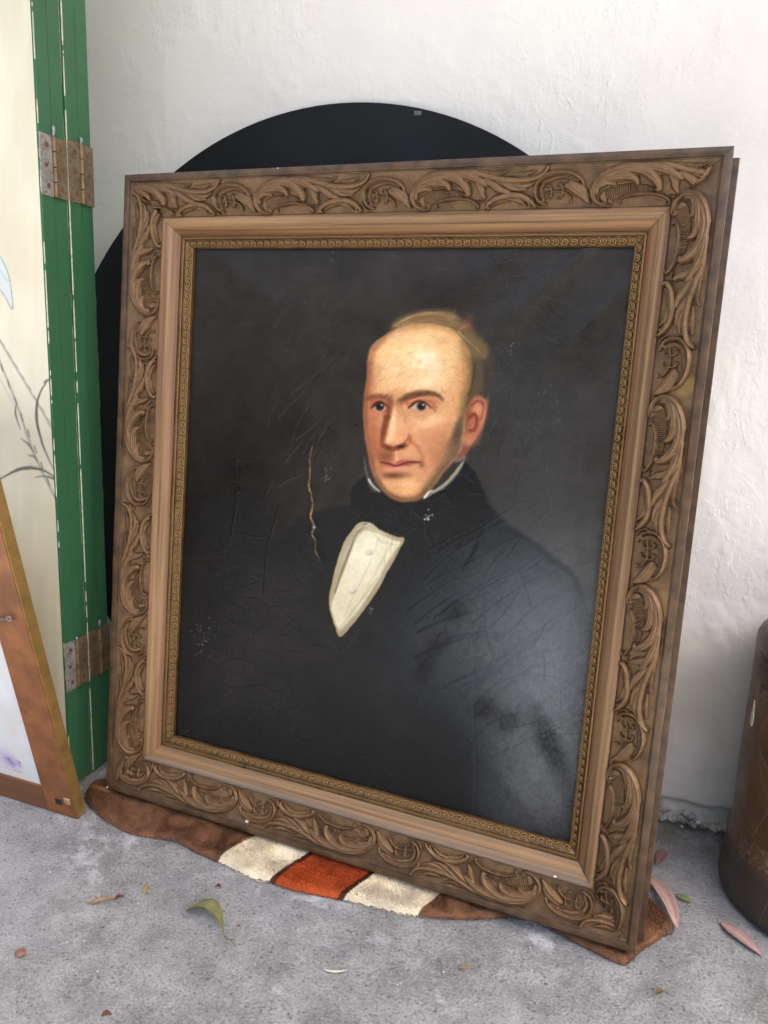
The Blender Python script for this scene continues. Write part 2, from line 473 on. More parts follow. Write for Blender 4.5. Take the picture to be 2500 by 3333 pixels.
    S([(470, 940), (460, 1020), (440, 1110)], 34, (134, 78, 58), 18, .75)
    S([(248, 968), (320, 950), (410, 952), (478, 985)], 17, (92, 64, 48), 8, .9, 12)
    S([(535, 1000), (600, 955), (700, 925), (820, 915), (900, 935), (945, 965)], 28, (98, 70, 52), 12, .9, 5, 22)
    S([(560, 985), (660, 940), (780, 920)], 12, (72, 52, 40), 7, .7)
    S([(600, 985), (720, 955), (850, 965), (910, 1000)], 14, (172, 112, 80), 10, .6)
    S([(250, 972), (290, 955)], 6, (214, 176, 134), 4, .5)
    S([(505, 890), (512, 960)], 7, (196, 142, 98), 8, .5)
    B(500, 860, 50, 60, (226, 184, 134), .4)
    # cheeks
    B(830, 1170, 130, 70, (228, 180, 134), .7, -18)
    B(870, 1280, 130, 90, (206, 138, 104), .65)
    B(690, 1170, 60, 70, (222, 170, 126), .6)
    B(300, 1200, 60, 130, (198, 134, 98), .7)
    B(290, 1170, 26, 40, (222, 172, 132), .55)
    B(300, 1420, 60, 150, (176, 112, 80), .7)
    S([(240, 1020), (238, 1180), (262, 1360), (300, 1540)], 22, (150, 90, 66), 16, .7)
    B(330, 1330, 110, 230, (168, 106, 76), .6)
    B(360, 1180, 60, 60, (206, 146, 108), .5)
    B(290, 1150, 70, 260, (150, 90, 64), .45)
    B(300, 800, 60, 200, (176, 112, 78), .35)
    # nose
    PL([(480, 960), (540, 980), (570, 1080), (600, 1180), (640, 1280), (650, 1340), (600, 1400), (520, 1400), (430, 1390), (395, 1340), (415, 1200), (440, 1080)], (220, 166, 120), 16, .75)
    S([(458, 1000), (438, 1120), (415, 1230), (396, 1320), (396, 1385)], 30, (124, 74, 52), 14, .85, 20)
    S([(505, 1000), (500, 1120), (490, 1240), (480, 1300)], 22, (240, 200, 156), 12, .75)
    B(478, 1310, 40, 40, (238, 184, 146), .8)
    B(560, 1300, 60, 60, (216, 150, 112), .6)
    S([(420, 1370), (500, 1400), (560, 1385), (610, 1350), (645, 1310)], 14, (136, 74, 54), 9, .8)
    B(565, 1390, 34, 13, (74, 36, 28), .85)
    B(440, 1390, 26, 12, (104, 56, 42), .6)
    S([(650, 1290), (700, 1340), (740, 1430), (770, 1500)], 12, (196, 130, 96), 12, .55)
    # upper lip, mouth
    B(440, 1470, 80, 80, (142, 86, 62), .8)
    S([(470, 1430), (480, 1500)], 14, (140, 82, 60), 9, .6)
    S([(520, 1440), (530, 1500), (560, 1520)], 12, (226, 170, 124), 8, .7)
    B(640, 1450, 90, 40, (222, 166, 122), .6)
    B(600, 1500, 200, 120, (206, 148, 106), .35)
    PL([(392, 1528), (450, 1526), (505, 1540), (560, 1512), (630, 1516), (700, 1528), (738, 1534), (690, 1556), (600, 1576), (500, 1592), (430, 1582)], (182, 106, 88), 7, .85)
    S([(380, 1532), (450, 1546), (520, 1562), (600, 1552), (680, 1542), (735, 1540), (768, 1566)], 8, (104, 50, 42), 5, .92)
    B(530, 1588, 64, 16, (206, 136, 112), .75)
    B(755, 1545, 24, 34, (112, 68, 50), .75)
    B(720, 1600, 60, 40, (222, 170, 124), .55)
    B(500, 1648, 100, 26, (124, 78, 56), .75)
    B(600, 1640, 60, 20, (150, 98, 70), .5)
    B(380, 1600, 50, 60, (150, 94, 68), .5)
    S([(640, 1330), (700, 1380), (755, 1450), (790, 1540), (790, 1600)], 14, (170, 108, 78), 14, .6)
    B(890, 1450, 80, 140, (164, 108, 78), .6, 20)
    B(960, 1250, 60, 130, (186, 126, 90), .5, 10)
    B(790, 1680, 60, 60, (186, 126, 90), .45)
    for q in range(140):
        rs = np.random.RandomState(900+q)
        B(rs.uniform(280, 1080), rs.uniform(560, 1820), rs.uniform(8, 40), rs.uniform(6, 26), [(236, 190, 142), (184, 120, 86), (226, 158, 124), (206, 160, 104)][q % 4], .22, rs.uniform(0, 180))
    # chin and jaw
    B(600, 1750, 150, 70, (224, 166, 116), .8)
    B(640, 1730, 60, 36, (236, 186, 140), .6)
    B(800, 1450, 120, 140, (216, 158, 116), .55)
    B(830, 1620, 70, 110, (206, 142, 106), .5, 25)
    S([(330, 1660), (420, 1800), (540, 1865), (680, 1868), (800, 1810)], 20, (122, 84, 60), 14, .7)
    S([(800, 1800), (880, 1700), (960, 1590), (1060, 1490)], 34, (124, 92, 70), 20, .75)
    B(960, 1540, 60, 80, (120, 90, 70), .55, 30)
    S([(290, 1480), (320, 1620), (370, 1730)], 22, (136, 88, 66), 14, .65)
    # visible brushwork: short dabs that follow the form, picking up the colour beneath
    xa, ya = X[0], Y[:, 0]
    rs = np.random.RandomState(77)
    for q in range(1500):
        x, y = rs.uniform(250, 1330), rs.uniform(200, 1870)
        px_, py_ = F([(x, y)])[0]
        ci = min(len(xa)-1, max(0, int((px_-xa[0])/(xa[1]-xa[0])))); ri = min(len(ya)-1, max(0, int((py_-ya[0])/(ya[1]-ya[0]))))
        c0 = p.img[ri, ci]*255
        an = math.atan2(y-1000, x-720)+math.pi/2+rs.normal(0, .5)
        L = rs.uniform(10, 34); k = rs.uniform(-1, 1)
        c1 = np.clip(c0*(1+.13*k)+np.array([6, 1, -6])*rs.normal(), 0, 255)
        S([(x-L*math.cos(an), y-L*math.sin(an)), (x, y+rs.normal()*3), (x+L*math.cos(an), y+L*math.sin(an))], rs.uniform(3, 8), tuple(c1), 3, .5)
    # second sitting: deeper modelling of the features
    S([(268, 640), (250, 880), (236, 1080), (246, 1300), (275, 1450), (312, 1610)], 26, (118, 72, 56), 22, .6)
    S([(330, 490), (400, 405), (520, 338), (700, 302), (900, 302), (1050, 352)], 30, (178, 132, 86), 26, .6)
    S([(1130, 480), (1180, 640), (1180, 800), (1140, 950), (1110, 1080)], 42, (132, 104, 70), 32, .6)
    S([(545, 998), (610, 948), (700, 914), (800, 906), (890, 930), (940, 978)], 30, (102, 70, 52), 14, .75, 8, 26)
    S([(252, 958), (330, 930), (410, 932), (450, 952)], 18, (112, 76, 56), 13, .5, 10)
    S([(484, 985), (474, 1040), (452, 1120)], 26, (112, 66, 48), 18, .6)
    S([(440, 1130), (418, 1240), (402, 1330)], 26, (110, 64, 46), 14, .65)
    S([(540, 1010), (560, 1120), (590, 1220)], 20, (206, 150, 106), 14, .5)
    S([(408, 1385), (470, 1418), (540, 1412), (605, 1376)], 18, (112, 62, 46), 10, .75)
    B(562, 1392, 40, 14, (58, 30, 24), .9); B(458, 1404, 24, 10, (78, 42, 32), .7)
    S([(640, 1290), (652, 1340), (625, 1385)], 12, (150, 88, 64), 9, .6)
    B(430, 1480, 74, 60, (120, 72, 54), .7)
    S([(526, 1440), (534, 1500)], 10, (222, 168, 124), 7, .7)
    PL([(398, 1530), (460, 1528), (510, 1548), (565, 1512), (640, 1512), (735, 1530), (660, 1548), (580, 1562), (500, 1572), (440, 1560)], (164, 92, 80), 7, .85)
    B(515, 1596, 96, 20, (202, 140, 120), .8)
    S([(392, 1534), (470, 1550), (515, 1568), (580, 1548), (650, 1532), (735, 1530)], 7, (92, 44, 38), 5, .9)
    B(757, 1545, 26, 40, (108, 70, 52), .75)
    B(500, 1655, 112, 28, (104, 66, 50), .75)
    B(640, 1720, 70, 40, (226, 172, 126), .5)
    S([(350, 1700), (440, 1808), (560, 1864), (700, 1855), (790, 1800)], 24, (104, 72, 52), 18, .65)
    S([(800, 1790), (880, 1690), (960, 1580), (1050, 1480)], 50, (104, 84, 64), 30, .7)
    B(900, 1500, 90, 130, (150, 102, 74), .5, 25)
    S([(650, 1330), (720, 1400), (770, 1490)], 16, (160, 102, 74), 14, .5)
    B(850, 1165, 120, 46, (230, 184, 138), .6, -22)
    B(820, 1400, 70, 150, (178, 118, 86), .45, 22)
    B(330, 1380, 50, 150, (150, 94, 70), .5, -8)
    B(560, 930, 30, 40, (188, 134, 92), .5)
    S([(520, 880), (528, 960)], 5, (170, 116, 80), 6, .5)
    S([(490, 890), (484, 950)], 5, (176, 122, 84), 6, .45)
    for q in range(30):                                   # brow hairs
        rs = np.random.RandomState(500+q); u_ = rs.rand()
        x, y = 560+u_*350, 975-95*math.sin(min(1, u_*1.3)*1.5)+u_*38+rs.uniform(-16, 16)
        S([(x, y+8), (x+14, y), (x+30, y-3+u_*8)], 2.5, [(70, 48, 36), (128, 92, 68), (86, 60, 46)][q % 3], 3, .6, 1)
        x, y = 265+u_*190, 948-14*math.sin(u_*3)+rs.uniform(-12, 12)
        S([(x, y+6), (x+12, y), (x+24, y)], 2.2, [(78, 52, 40), (130, 92, 68)][q % 2], 3, .5, 1)
    # eyes
    B(368, 1015, 96, 52, (146, 92, 66), .5)
    B(735, 1002, 135, 52, (152, 98, 70), .6)
    B(560, 1040, 50, 60, (176, 118, 84), .5)
    def eye(cx, cy, rx, ry, ix):
        pts = [(cx-rx, cy+6), (cx-rx*.5, cy-ry*.75), (cx, cy-ry), (cx+rx*.55, cy-ry*.7), (cx+rx, cy+2), (cx+rx*.5, cy+ry*.75), (cx, cy+ry), (cx-rx*.55, cy+ry*.75)]
        PL(pts, (176, 160, 138), 4, 1)
        B(ix, cy-4, 42, 42, (34, 34, 31), .98, 0, 3)
        B(ix, cy-4, 29, 30, (74, 74, 62), .5, 0, 2)
        B(ix, cy-4, 15, 15, (20, 20, 20), .95, 0, 2)
        B(ix+16, cy-16, 8, 7, (240, 240, 235), .95, 0, 2)
        S([(cx-rx-8, cy+6), (cx-rx*.5, cy-ry*.85), (cx, cy-ry*1.1), (cx+rx*.6, cy-ry*.8), (cx+rx+10, cy+10)], 13, (78, 42, 34), 6, .92, 7)
        S([(cx-rx, cy+10), (cx-rx*.4, cy+ry), (cx+rx*.3, cy+ry*1.02), (cx+rx, cy+8)], 6, (202, 128, 104), 5, .8)
    eye(372, 1035, 62, 42, 374)
    eye(735, 1032, 88, 44, 748)
    S([(300, 985), (370, 968), (440, 990)], 6, (150, 84, 62), 6, .6)
    S([(610, 1010), (660, 975), (760, 962), (840, 990), (885, 1040)], 8, (158, 86, 66), 6, .7)
    S([(640, 985), (740, 955), (820, 965)], 6, (222, 160, 124), 5, .6)
    B(600, 1045, 16, 18, (216, 150, 128), .8)
    S([(850, 1030), (870, 1070)], 12, (130, 74, 56), 8, .55)
    S([(620, 1100), (740, 1125), (860, 1085)], 18, (202, 148, 110), 12, .5)
    S([(290, 1090), (370, 1110), (430, 1090)], 10, (196, 126, 98), 8, .5)
    # collar
    p.clip = None
    PL([(232, 1480), (250, 1560), (275, 1660), (330, 1740), (380, 1800), (370, 1810), (310, 1775), (270, 1720), (245, 1620)], (118, 112, 102), 8, .6)
    S([(275, 1690), (310, 1745), (370, 1795)], 7, (222, 218, 206), 4, .9, 3)
    PL([(770, 1865), (800, 1820), (850, 1790), (940, 1730), (1030, 1640), (1110, 1540), (1140, 1500), (1120, 1570), (1060, 1660), (960, 1760), (860, 1815)], (140, 130, 108), 7, .85)
    S([(780, 1850), (815, 1805), (850, 1790)], 9, (236, 232, 220), 4, .9, 4)
    S([(860, 1800), (960, 1735), (1050, 1640), (1120, 1540)], 7, (186, 176, 150), 5, .6)
    S([(1060, 1520), (1140, 1490)], 16, (126, 120, 110), 10, .5)
    # bristle texture over everything
    g = (fbm(X/3.2+Y/9., Y/3.2-X/9., 31, 2)-.5)[..., None]
    p.img *= 1+g*.10
    g = (fbm(X/30., Y/30., 41, 3)-.5)[..., None]
    p.img *= 1+g*.12
    # glare sheen with some varnish bloom, painted in at lower right, broken by noise
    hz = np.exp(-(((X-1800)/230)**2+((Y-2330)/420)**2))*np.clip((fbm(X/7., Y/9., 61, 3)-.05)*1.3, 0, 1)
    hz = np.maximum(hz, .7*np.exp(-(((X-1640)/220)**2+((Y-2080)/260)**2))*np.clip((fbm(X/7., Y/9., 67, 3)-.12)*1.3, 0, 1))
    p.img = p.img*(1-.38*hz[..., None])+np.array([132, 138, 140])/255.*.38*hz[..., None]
    # rubbed and flaked places
    for (cx, cy, n, sp, c) in ((660, 2080, 60, 34, (104, 102, 98)), (1760, 1400, 70, 60, (84, 84, 84)), (1395, 1683, 14, 9, (200, 196, 186)), (1790, 1290, 14, 26, (92, 90, 90)), (1660, 1130, 8, 9, (120, 116, 112)), (1085, 828, 4, 14, (150, 146, 140)), (1066, 1545, 14, 12, (118, 116, 112)), (1205, 1990, 12, 9, (110, 112, 116))):
        rs = np.random.RandomState(int(cx))
        for i in range(n):
            a_, r_ = rs.uniform(0, 6.28), rs.rayleigh(.7)*sp
            x, y = cx+r_*math.cos(a_), cy+r_*1.5*math.sin(a_)
            p.blob(x, y, rs.uniform(1.5, 4), rs.uniform(1.5, 5), c, rs.uniform(.25, .7), rs.uniform(0, 90), 2)
    # tear
    p.stroke(Tq([(192, 88), (178, 150), (180, 220), (172, 300), (186, 350), (193, 410), (182, 470), (200, 520), (188, 560), (206, 600), (205, 650), (226, 690), (238, 722)]), 2.2, (46, 36, 26), 4, .7, 1.2, 4.0, 2.5)
    p.stroke(Tq([(192, 88), (178, 150), (180, 220), (172, 300), (186, 350), (193, 410), (182, 470), (200, 520), (188, 560), (206, 600), (205, 650), (226, 690), (238, 722)]), 1.3, (176, 138, 92), 2.2, .9, .6, 2.2, 3.0)
    p.blob(*Tq([(200, 526)])[0], 5, 3.5, (236, 230, 215), .9)
    return np.clip(p.img, 0, 1)
def crack_lines(X, Y):
    """drying cracks: arcs beside the head, a fan over the right breast, long upright splits"""
    pc = Painter(X, Y, (0, 0, 0)); rs = np.random.RandomState(12)
    def line(x, y, ang, L, bend, w=1.3, a=.9):
        n = 6; pts = []; t = math.radians(ang)
        for i in range(n):
            pts.append((x, y)); t += math.radians(bend/n+rs.normal(0, 7)); x += L/n*math.cos(t); y += L/n*math.sin(t)
        pc.stroke(pts, w, (255, 255, 255), 2.4, a, w*.5, w, 3.0)
        return pts
    for i in range(46):                                   # fan over the breast, running up to the right
        y = 1700+i*15+rs.normal(0, 9); x = 1440+rs.uniform(-150, 260)+max(0, i-24)*6
        pts = line(x, y+90, rs.uniform(-52, -30), rs.uniform(160, 430), rs.uniform(6, 40), 1.7)
        for q in rs.choice(len(pts), 2): line(pts[q][0], pts[q][1], rs.uniform(60, 110), rs.uniform(18, 60), rs.uniform(-20, 20), 1.1)
    for i in range(30):                                   # beside and below the left of the head
        x, y = rs.uniform(860, 1180), rs.uniform(1000, 1620)
        if x > 1130 and 1080 < y < 1500: continue
        line(x, y, rs.uniform(-70, -35), rs.uniform(70, 220), rs.uniform(-30, 30), 1.2, .8)
    for i in range(18):                                   # right of the head, sweeping down
        x, y = rs.uniform(1480, 1700), rs.uniform(1150, 1650)
        line(x, y, rs.uniform(100, 150), rs.uniform(90, 260), rs.uniform(-50, 10), 1.2, .8)
    for i in range(14):                                   # throat and cravat
        line(rs.uniform(1230, 1600), rs.uniform(1640, 1820), rs.uniform(70, 112), rs.uniform(80, 240), rs.uniform(-25, 25), 1.3)
    for x, y0_, L in ((1564, 1700, 620), (1775, 1480, 900), (1420, 1650, 240), (765, 1500, 300), (905, 1650, 350)):
        line(x, y0_, 92, L, rs.uniform(-4, 8), 1.5)
    for i in range(40):                                   # short fine ones anywhere
        line(rs.uniform(600, 1950), rs.uniform(850, 2550), rs.uniform(-80, 80), rs.uniform(30, 110), rs.uniform(-40, 40), .9, .5)
    for i in range(16):                                   # across the face and brow
        line(rs.uniform(1230, 1480), rs.uniform(1060, 1560), rs.uniform(-60, 20), rs.uniform(40, 150), rs.uniform(-30, 30), .9, .45)
    return pc.img[..., 0]
def sample(img, xa, ya, X, Y):
    """bilinear look-up of a painted sheet on regular axes xa, ya"""
    fx = np.clip((X-xa[0])/(xa[1]-xa[0]), 0, len(xa)-1.001); fy = np.clip((Y-ya[0])/(ya[1]-ya[0]), 0, len(ya)-1.001)
    i = fx.astype(int); j = fy.astype(int); u = (fx-i)[..., None]; v = (fy-j)[..., None]
    return (img[j, i]*(1-u)+img[j, i+1]*u)*(1-v)+(img[j+1, i]*(1-u)+img[j+1, i+1]*u)*v
# ---------------------------------------------------------------- END PAINTING

# ================================================================ MATERIALS
def m_wall():
    M = NM('white_plaster', .85, .25); v = M.coord()
    big = M.noise(v, 2.2, 4); blot = M.noise(v, 9., 5)
    c = M.ramp(big, [(.3, lin(226, 220, 213)), (.5, lin(232, 227, 219)), (.7, lin(235, 231, 221))])
    # damp tinge near the floor: pale green and ochre stains
    sep = M.n('SeparateXYZ'); M.l(v, sep.inputs[0])
    low = M.n('MapRange'); low.inputs[1].default_value = .45; low.inputs[2].default_value = .02; M.l(sep.outputs[2], low.inputs[0])
    rgt = M.n('MapRange'); rgt.inputs[1].default_value = .1; rgt.inputs[2].default_value = .24; M.l(sep.outputs[0], rgt.inputs[0])
    stain = M.ramp(M.noise(v, 7., 6, .65), [(.45, 0.), (.62, 1.)])
    f1 = M.math('MULTIPLY', M.math('MULTIPLY', low.outputs[0], stain), .75)
    c = M.mix(f1, c, lin(205, 197, 168))
    f2 = M.math('MULTIPLY', M.math('MULTIPLY', low.outputs[0], rgt.outputs[0]), .6)
    c = M.mix(f2, c, lin(196, 212, 202))
    spots = M.ramp(M.noise(v, 60., 3), [(.73, 0.), (.76, 1.)])
    c = M.mix(M.math('MULTIPLY', spots, .18), c, lin(150, 140, 128))
    # trowel flakes: ridges from thresholded stretched noise
    v2 = M.coord((1, 1, .55), (0, 0, 0), (0, .35, 0))
    fl = M.ramp(M.noise(v2, 30., 7, .62, .3), [(.50, 0.), (.60, 1.), (.8, .9)])
    gate = M.ramp(M.noise(v, 3.2, 2), [(.42, 0.), (.6, 1.)])
    fl = M.math('MULTIPLY', fl, gate)
    n1 = M.bump(M.noise(v, 5., 3), .02, .35)
    n2 = M.bump(fl, .0022, .3, n1)
    chips = M.math('MULTIPLY', M.ramp(M.noise(v2, 55., 4, .6, .5), [(.62, 0.), (.68, 1.)]), gate)
    n2 = M.bump(chips, .0022, .4, n2)
    n3 = M.bump(M.noise(v, 110., 5, .6), .002, .35, n2)
    return M.done(c, normal=n3)
def m_floor():
    M = NM('grey_concrete', .9, .2); v = M.coord()
    big = M.noise(v, 2.6, 5); med = M.noise(v, 16., 6, .65); fine = M.noise(v, 280., 4, .75)
    c = M.ramp(med, [(.28, lin(120, 120, 119)), (.5, lin(156, 156, 155)), (.72, lin(184, 184, 184))])
    c = M.mix(M.ramp(fine, [(.36, .75), (.5, 0.)]), c, lin(104, 102, 102))
    c = M.mix(M.ramp(fine, [(.56, 0.), (.68, .6)]), c, lin(202, 202, 204))
    c = M.mix(M.math('MULTIPLY', M.ramp(big, [(.4, 0.), (.65, 1.)]), .4), c, lin(182, 184, 190))
    st = M.ramp(M.noise(v, 7.5, 7, .7, .3), [(.57, 0.), (.66, .7)])
    c = M.mix(st, c, lin(222, 223, 227))
    dk = M.ramp(M.noise(v, 5.1, 6, .7, .2), [(.28, .55), (.4, 0.)])
    c = M.mix(dk, c, lin(130, 127, 125))
    pits = M.ramp(M.voro(v, 90., 'F1'), [(.12, 1.), (.22, 0.)])
    c = M.mix(M.math('MULTIPLY', pits, .35), c, lin(70, 66, 62))
    sep = M.n('SeparateXYZ'); M.l(v, sep.inputs[0])
    # patchy brown darkening towards the wall
    nr = M.n('MapRange'); nr.inputs[1].default_value = 1.13; nr.inputs[2].default_value = 1.27; M.l(sep.outputs[1], nr.inputs[0])
    ms = M.math('MULTIPLY', nr.outputs[0], M.ramp(M.noise(v, 22., 5), [(.38, 0.), (.6, .8)]))
    c = M.mix(ms, c, lin(92, 84, 66))
    n1 = M.bump(med, .006, .5); n2 = M.bump(fine, .005, 1., n1); n3 = M.bump(pits, -.001, .6, n2)
    return M.done(c, normal=n3)
def m_gilt(name, hi, lo, ridge, rough=.5, metal=.25, seed=0., spot=.5):
    """aged bronze paint over gesso; 'col' carries how far a place stands proud (rubbed places)"""
    M = NM(name, rough, .4, metal); v = M.coord(loc=(seed, seed*.7, 0))
    a = M.noise(v, 28., 6, .6); b = M.noise(v, 170., 4, .6)
    c = M.ramp(a, [(.3, lo), (.55, hi), (.75, tuple(x*1.12 for x in hi))])
    at = M.attr('col')
    c = M.mix(M.ramp(at, [(.25, 0.), (.85, .75)]), c, ridge)
    c = M.mix(M.math('MULTIPLY', M.ramp(b, [(.35, .6), (.6, 0.)]), spot), c, tuple(x*.45 for x in lo))
    g = M.ramp(M.noise(v, 14., 3), [(.66, 0.), (.74, .55)])
    c = M.mix(g, c, lin(150, 122, 62))
    n1 = M.bump(b, .0006, .6); n2 = M.bump(M.noise(v, 600., 2), .0003, .5, n1)
    return M.done(c, M.ramp(a, [(.3, rough-.1), (.7, rough+.15)]), n2)
def m_wood(name, c1, c2, scale=(1, 1, 1), rough=.5, dark=None, bump=.0004, edge=None, dust=None):
    M = NM(name, rough, .4); v = M.coord(scale)
    a = M.noise(v, 40., 6, .6); w = M.noise(v, 9., 4)
    c = M.ramp(a, [(.38, c1), (.62, c2)])
    if dark: c = M.mix(M.ramp(w, [(.5, 0.), (.75, .7)]), c, dark)
    if edge: c = M.mix(M.math('MULTIPLY', M.attr('col'), M.ramp(a, [(.25, 1.), (.75, .55)])), c, edge)
    if dust:
        g = M.n('NewGeometry'); sz = M.n('SeparateXYZ'); M.l(g.outputs['Normal'], sz.inputs[0])
        c = M.mix(M.math('MULTIPLY', M.ramp(sz.outputs[2], [(.35, 0.), (.75, .85)]), M.ramp(w, [(.3, 1.), (.7, .6)])), c, dust)
    sp = M.ramp(M.noise(M.coord(), 220., 3), [(.66, 0.), (.75, .5)])
    c = M.mix(sp, c, tuple(x*.4 for x in c1))
    return M.done(c, M.ramp(w, [(.3, rough-.1), (.7, rough+.1)]), M.bump(a, bump, .7))
def m_paint(name, c, rough=.4, dirt=.25, scale=30.):
    M = NM(name, rough, .45); v = M.coord()
    col = M.mix(M.ramp(M.noise(v, 6., 5, .6), [(.3, dirt), (.7, 0.)]), c, tuple(x*.6 for x in c))
    sp = M.ramp(M.noise(v, 130., 4, .7), [(.70, 0.), (.76, .35)])
    gate = M.ramp(M.noise(v, 8., 3), [(.5, 0.), (.62, 1.)])
    col = M.mix(M.math('MULTIPLY', sp, gate), col, lin(150, 168, 150))
    n = M.bump(M.noise(M.coord((1, 1, .06)), 160., 3), .0006, .5)
    return M.done(col, M.ramp(M.noise(v, 25., 4), [(.3, rough-.08), (.7, rough+.15)]), M.bump(M.noise(v, 40., 3), .001, .3, n))
def m_flat(name, c, rough=.6, metal=0., noise=.3, scale=60., spec=.4, bump=.0004):
    M = NM(name, rough, spec, metal); v = M.coord()
    a = M.noise(v, scale, 5, .6)
    col = M.ramp(a, [(.3, tuple(x*(1-noise) for x in c)), (.7, tuple(min(1, x*(1+noise*.6)) for x in c))])
    return M.done(col, normal=M.bump(a, bump, .5))
def m_attr(name, rough=.7, spec=.3, bump=.0004, scale=400., mult=None):
    M = NM(name, rough, spec); v = M.coord(); c = M.attr('col')
    return M.done(c, normal=M.bump(M.noise(v, scale, 3), bump, .6))
def m_canvas():
    M = NM('oil_painted_canvas', .4, .27); v = M.coord()
    c = M.attr('col')
    # drying cracks: curved ridges from warped cells, strongest on the right and around the head
    wn = M.n('TexNoise'); wn.inputs['Scale'].default_value = 6.; wn.inputs['Detail'].default_value = 2; M.l(v, wn.inputs['Vector'])
    va = M.n('VectorMath', operation='MULTIPLY_ADD'); M.l(wn.outputs['Color'], va.inputs[0]); va.inputs[1].default_value = (.07, .07, 0); M.l(v, va.inputs[2])
    mp = M.n('Mapping'); mp.inputs['Rotation'].default_value = (0, 0, .6); mp.inputs['Scale'].default_value = (1., 1.7, 1.); M.l(va.outputs[0], mp.inputs['Vector'])
    cr1 = M.ramp(M.voro(mp.outputs[0], 17.), [(0., 1.), (.016, .3), (.036, 0.)])
    cr1 = M.math('MULTIPLY', cr1, M.ramp(M.noise(v, 3.6, 2), [(.34, .15), (.5, 1.)]))
    cr2 = M.ramp(M.voro(va.outputs[0], 34.), [(0., .8), (.03, .15), (.06, 0.)])
    sx_ = M.n('SeparateXYZ'); M.l(v, sx_.inputs[0])
    wr_ = M.n('MapRange'); wr_.inputs[1].default_value = .28; wr_.inputs[2].default_value = .52; wr_.inputs[3].default_value = .22; M.l(sx_.outputs[0], wr_.inputs[0])
    brk = M.ramp(M.noise(v, 9., 3), [(.38, 0.), (.50, 1.)])
    cr1 = M.math('MULTIPLY', M.math('MULTIPLY', cr1, wr_.outputs[0]), brk)
    cg = M.ramp(M.noise(v, 4.5, 2), [(.42, 0.), (.55, 1.)])
    cr2 = M.math('MULTIPLY', cr2, M.math('SUBTRACT', 1., cg))
    rub = M.ramp(M.noise(v, 9., 7, .7), [(.35, 0.), (.65, 1.)])
    weave = M.noise(M.coord((1, 1, 1)), 900., 2)
    scr = M.noise(M.coord((1., .07, 1), rot=(0, 0, .7)), 260., 3)
    n1 = M.bump(M.math('MULTIPLY', cr1, .12), .0008, .5); n2 = M.bump(cr2, .0006, .4, n1); n3 = M.bump(weave, .0004, .45, n2)
    n4 = M.bump(scr, .0003, .35, n3); n5 = M.bump(M.noise(v, 90., 5, .7), .0014, .4, n4)
    cc = M.mix(M.math('MULTIPLY', cr1, .0), c, lin(24, 23, 22))
    return M.done(cc, M.ramp(rub, [(0., .26), (1., .46)]), n5)
def m_pipe():
    M = NM('salt_glazed_stoneware', .34, .5); v = M.coord()
    a = M.noise(v, 9., 5, .6); f = M.noise(v, 260., 3, .7)
    c = M.ramp(a, [(.3, lin(64, 46, 32)), (.55, lin(94, 66, 42)), (.75, lin(80, 63, 49))])
    c = M.mix(M.ramp(f, [(.62, 0.), (.72, .8)]), c, lin(150, 98, 56))
    c = M.mix(M.ramp(f, [(.28, .7), (.4, 0.)]), c, lin(22, 17, 14))
    sep = M.n('SeparateXYZ'); M.l(v, sep.inputs[0])
    base = M.n('MapRange'); base.inputs[1].default_value = .10; base.inputs[2].default_value = .065; M.l(sep.outputs[2], base.inputs[0])
    c = M.mix(M.math('MULTIPLY', base.outputs[0], .8), c, lin(56, 52, 49))
    top = M.n('MapRange'); top.inputs[1].default_value = .33; top.inputs[2].default_value = .37; M.l(sep.outputs[2], top.inputs[0])
    c = M.mix(M.math('MULTIPLY', top.outputs[0], .7), c, lin(58, 48, 42))
    # a pale lime crust band above the foot
    bn = M.n('MapRange'); bn.inputs[1].default_value = .018; bn.inputs[2].default_value = .0; M.l(M.math('ABSOLUTE', M.math('SUBTRACT', sep.outputs[2], .098)), bn.inputs[0])
    lime = M.math('MULTIPLY', bn.outputs[0], M.ramp(M.noise(v, 190., 4, .7), [(.50, 0.), (.64, .5)]))
    c = M.mix(lime, c, lin(168, 160, 156))
    cr = M.ramp(M.voro(v, 11.), [(0., 1.), (.012, 0.)])
    c = M.mix(M.math('MULTIPLY', cr, .45), c, lin(150, 122, 96))
    r = M.ramp(M.noise(v, 30., 4), [(.3, .26), (.7, .5)])
    n = M.bump(f, .0012, .5); n = M.bump(M.noise(v, 35., 4), .003, .35, n)
    return M.done(c, r, n)
def m_black():
    M = NM('matt_black_board', .5, .3); v = M.coord()
    c = M.ramp(M.noise(v, 4., 5, .65), [(.3, lin(9, 9, 10)), (.7, lin(15, 15, 16))])
    sc = M.ramp(M.noise(v, 300., 2), [(.76, 0.), (.8, .5)])
    c = M.mix(sc, c, lin(60, 60, 62))
    return M.done(c, M.ramp(M.noise(v, 6., 4), [(.3, .5), (.7, .7)]), M.bump(M.noise(v, 120., 3), .0005, .3))
def m_leaf(name, c1, c2, spot=None, rough=.5):
    M = NM(name, rough, .35); v = M.coord()
    c = M.ramp(M.noise(v, 60., 4), [(.3, c1), (.7, c2)])
    c = M.mix(M.math('MULTIPLY', M.attr('col'), .5), c, tuple(min(1, x*1.6) for x in c2))
    if spot: c = M.mix(M.ramp(M.noise(v, 210., 3, .6), [(.63, 0.), (.68, .85)]), c, spot)
    return M.done(c, normal=M.bump(M.noise(v, 300., 3), .0004, .6))
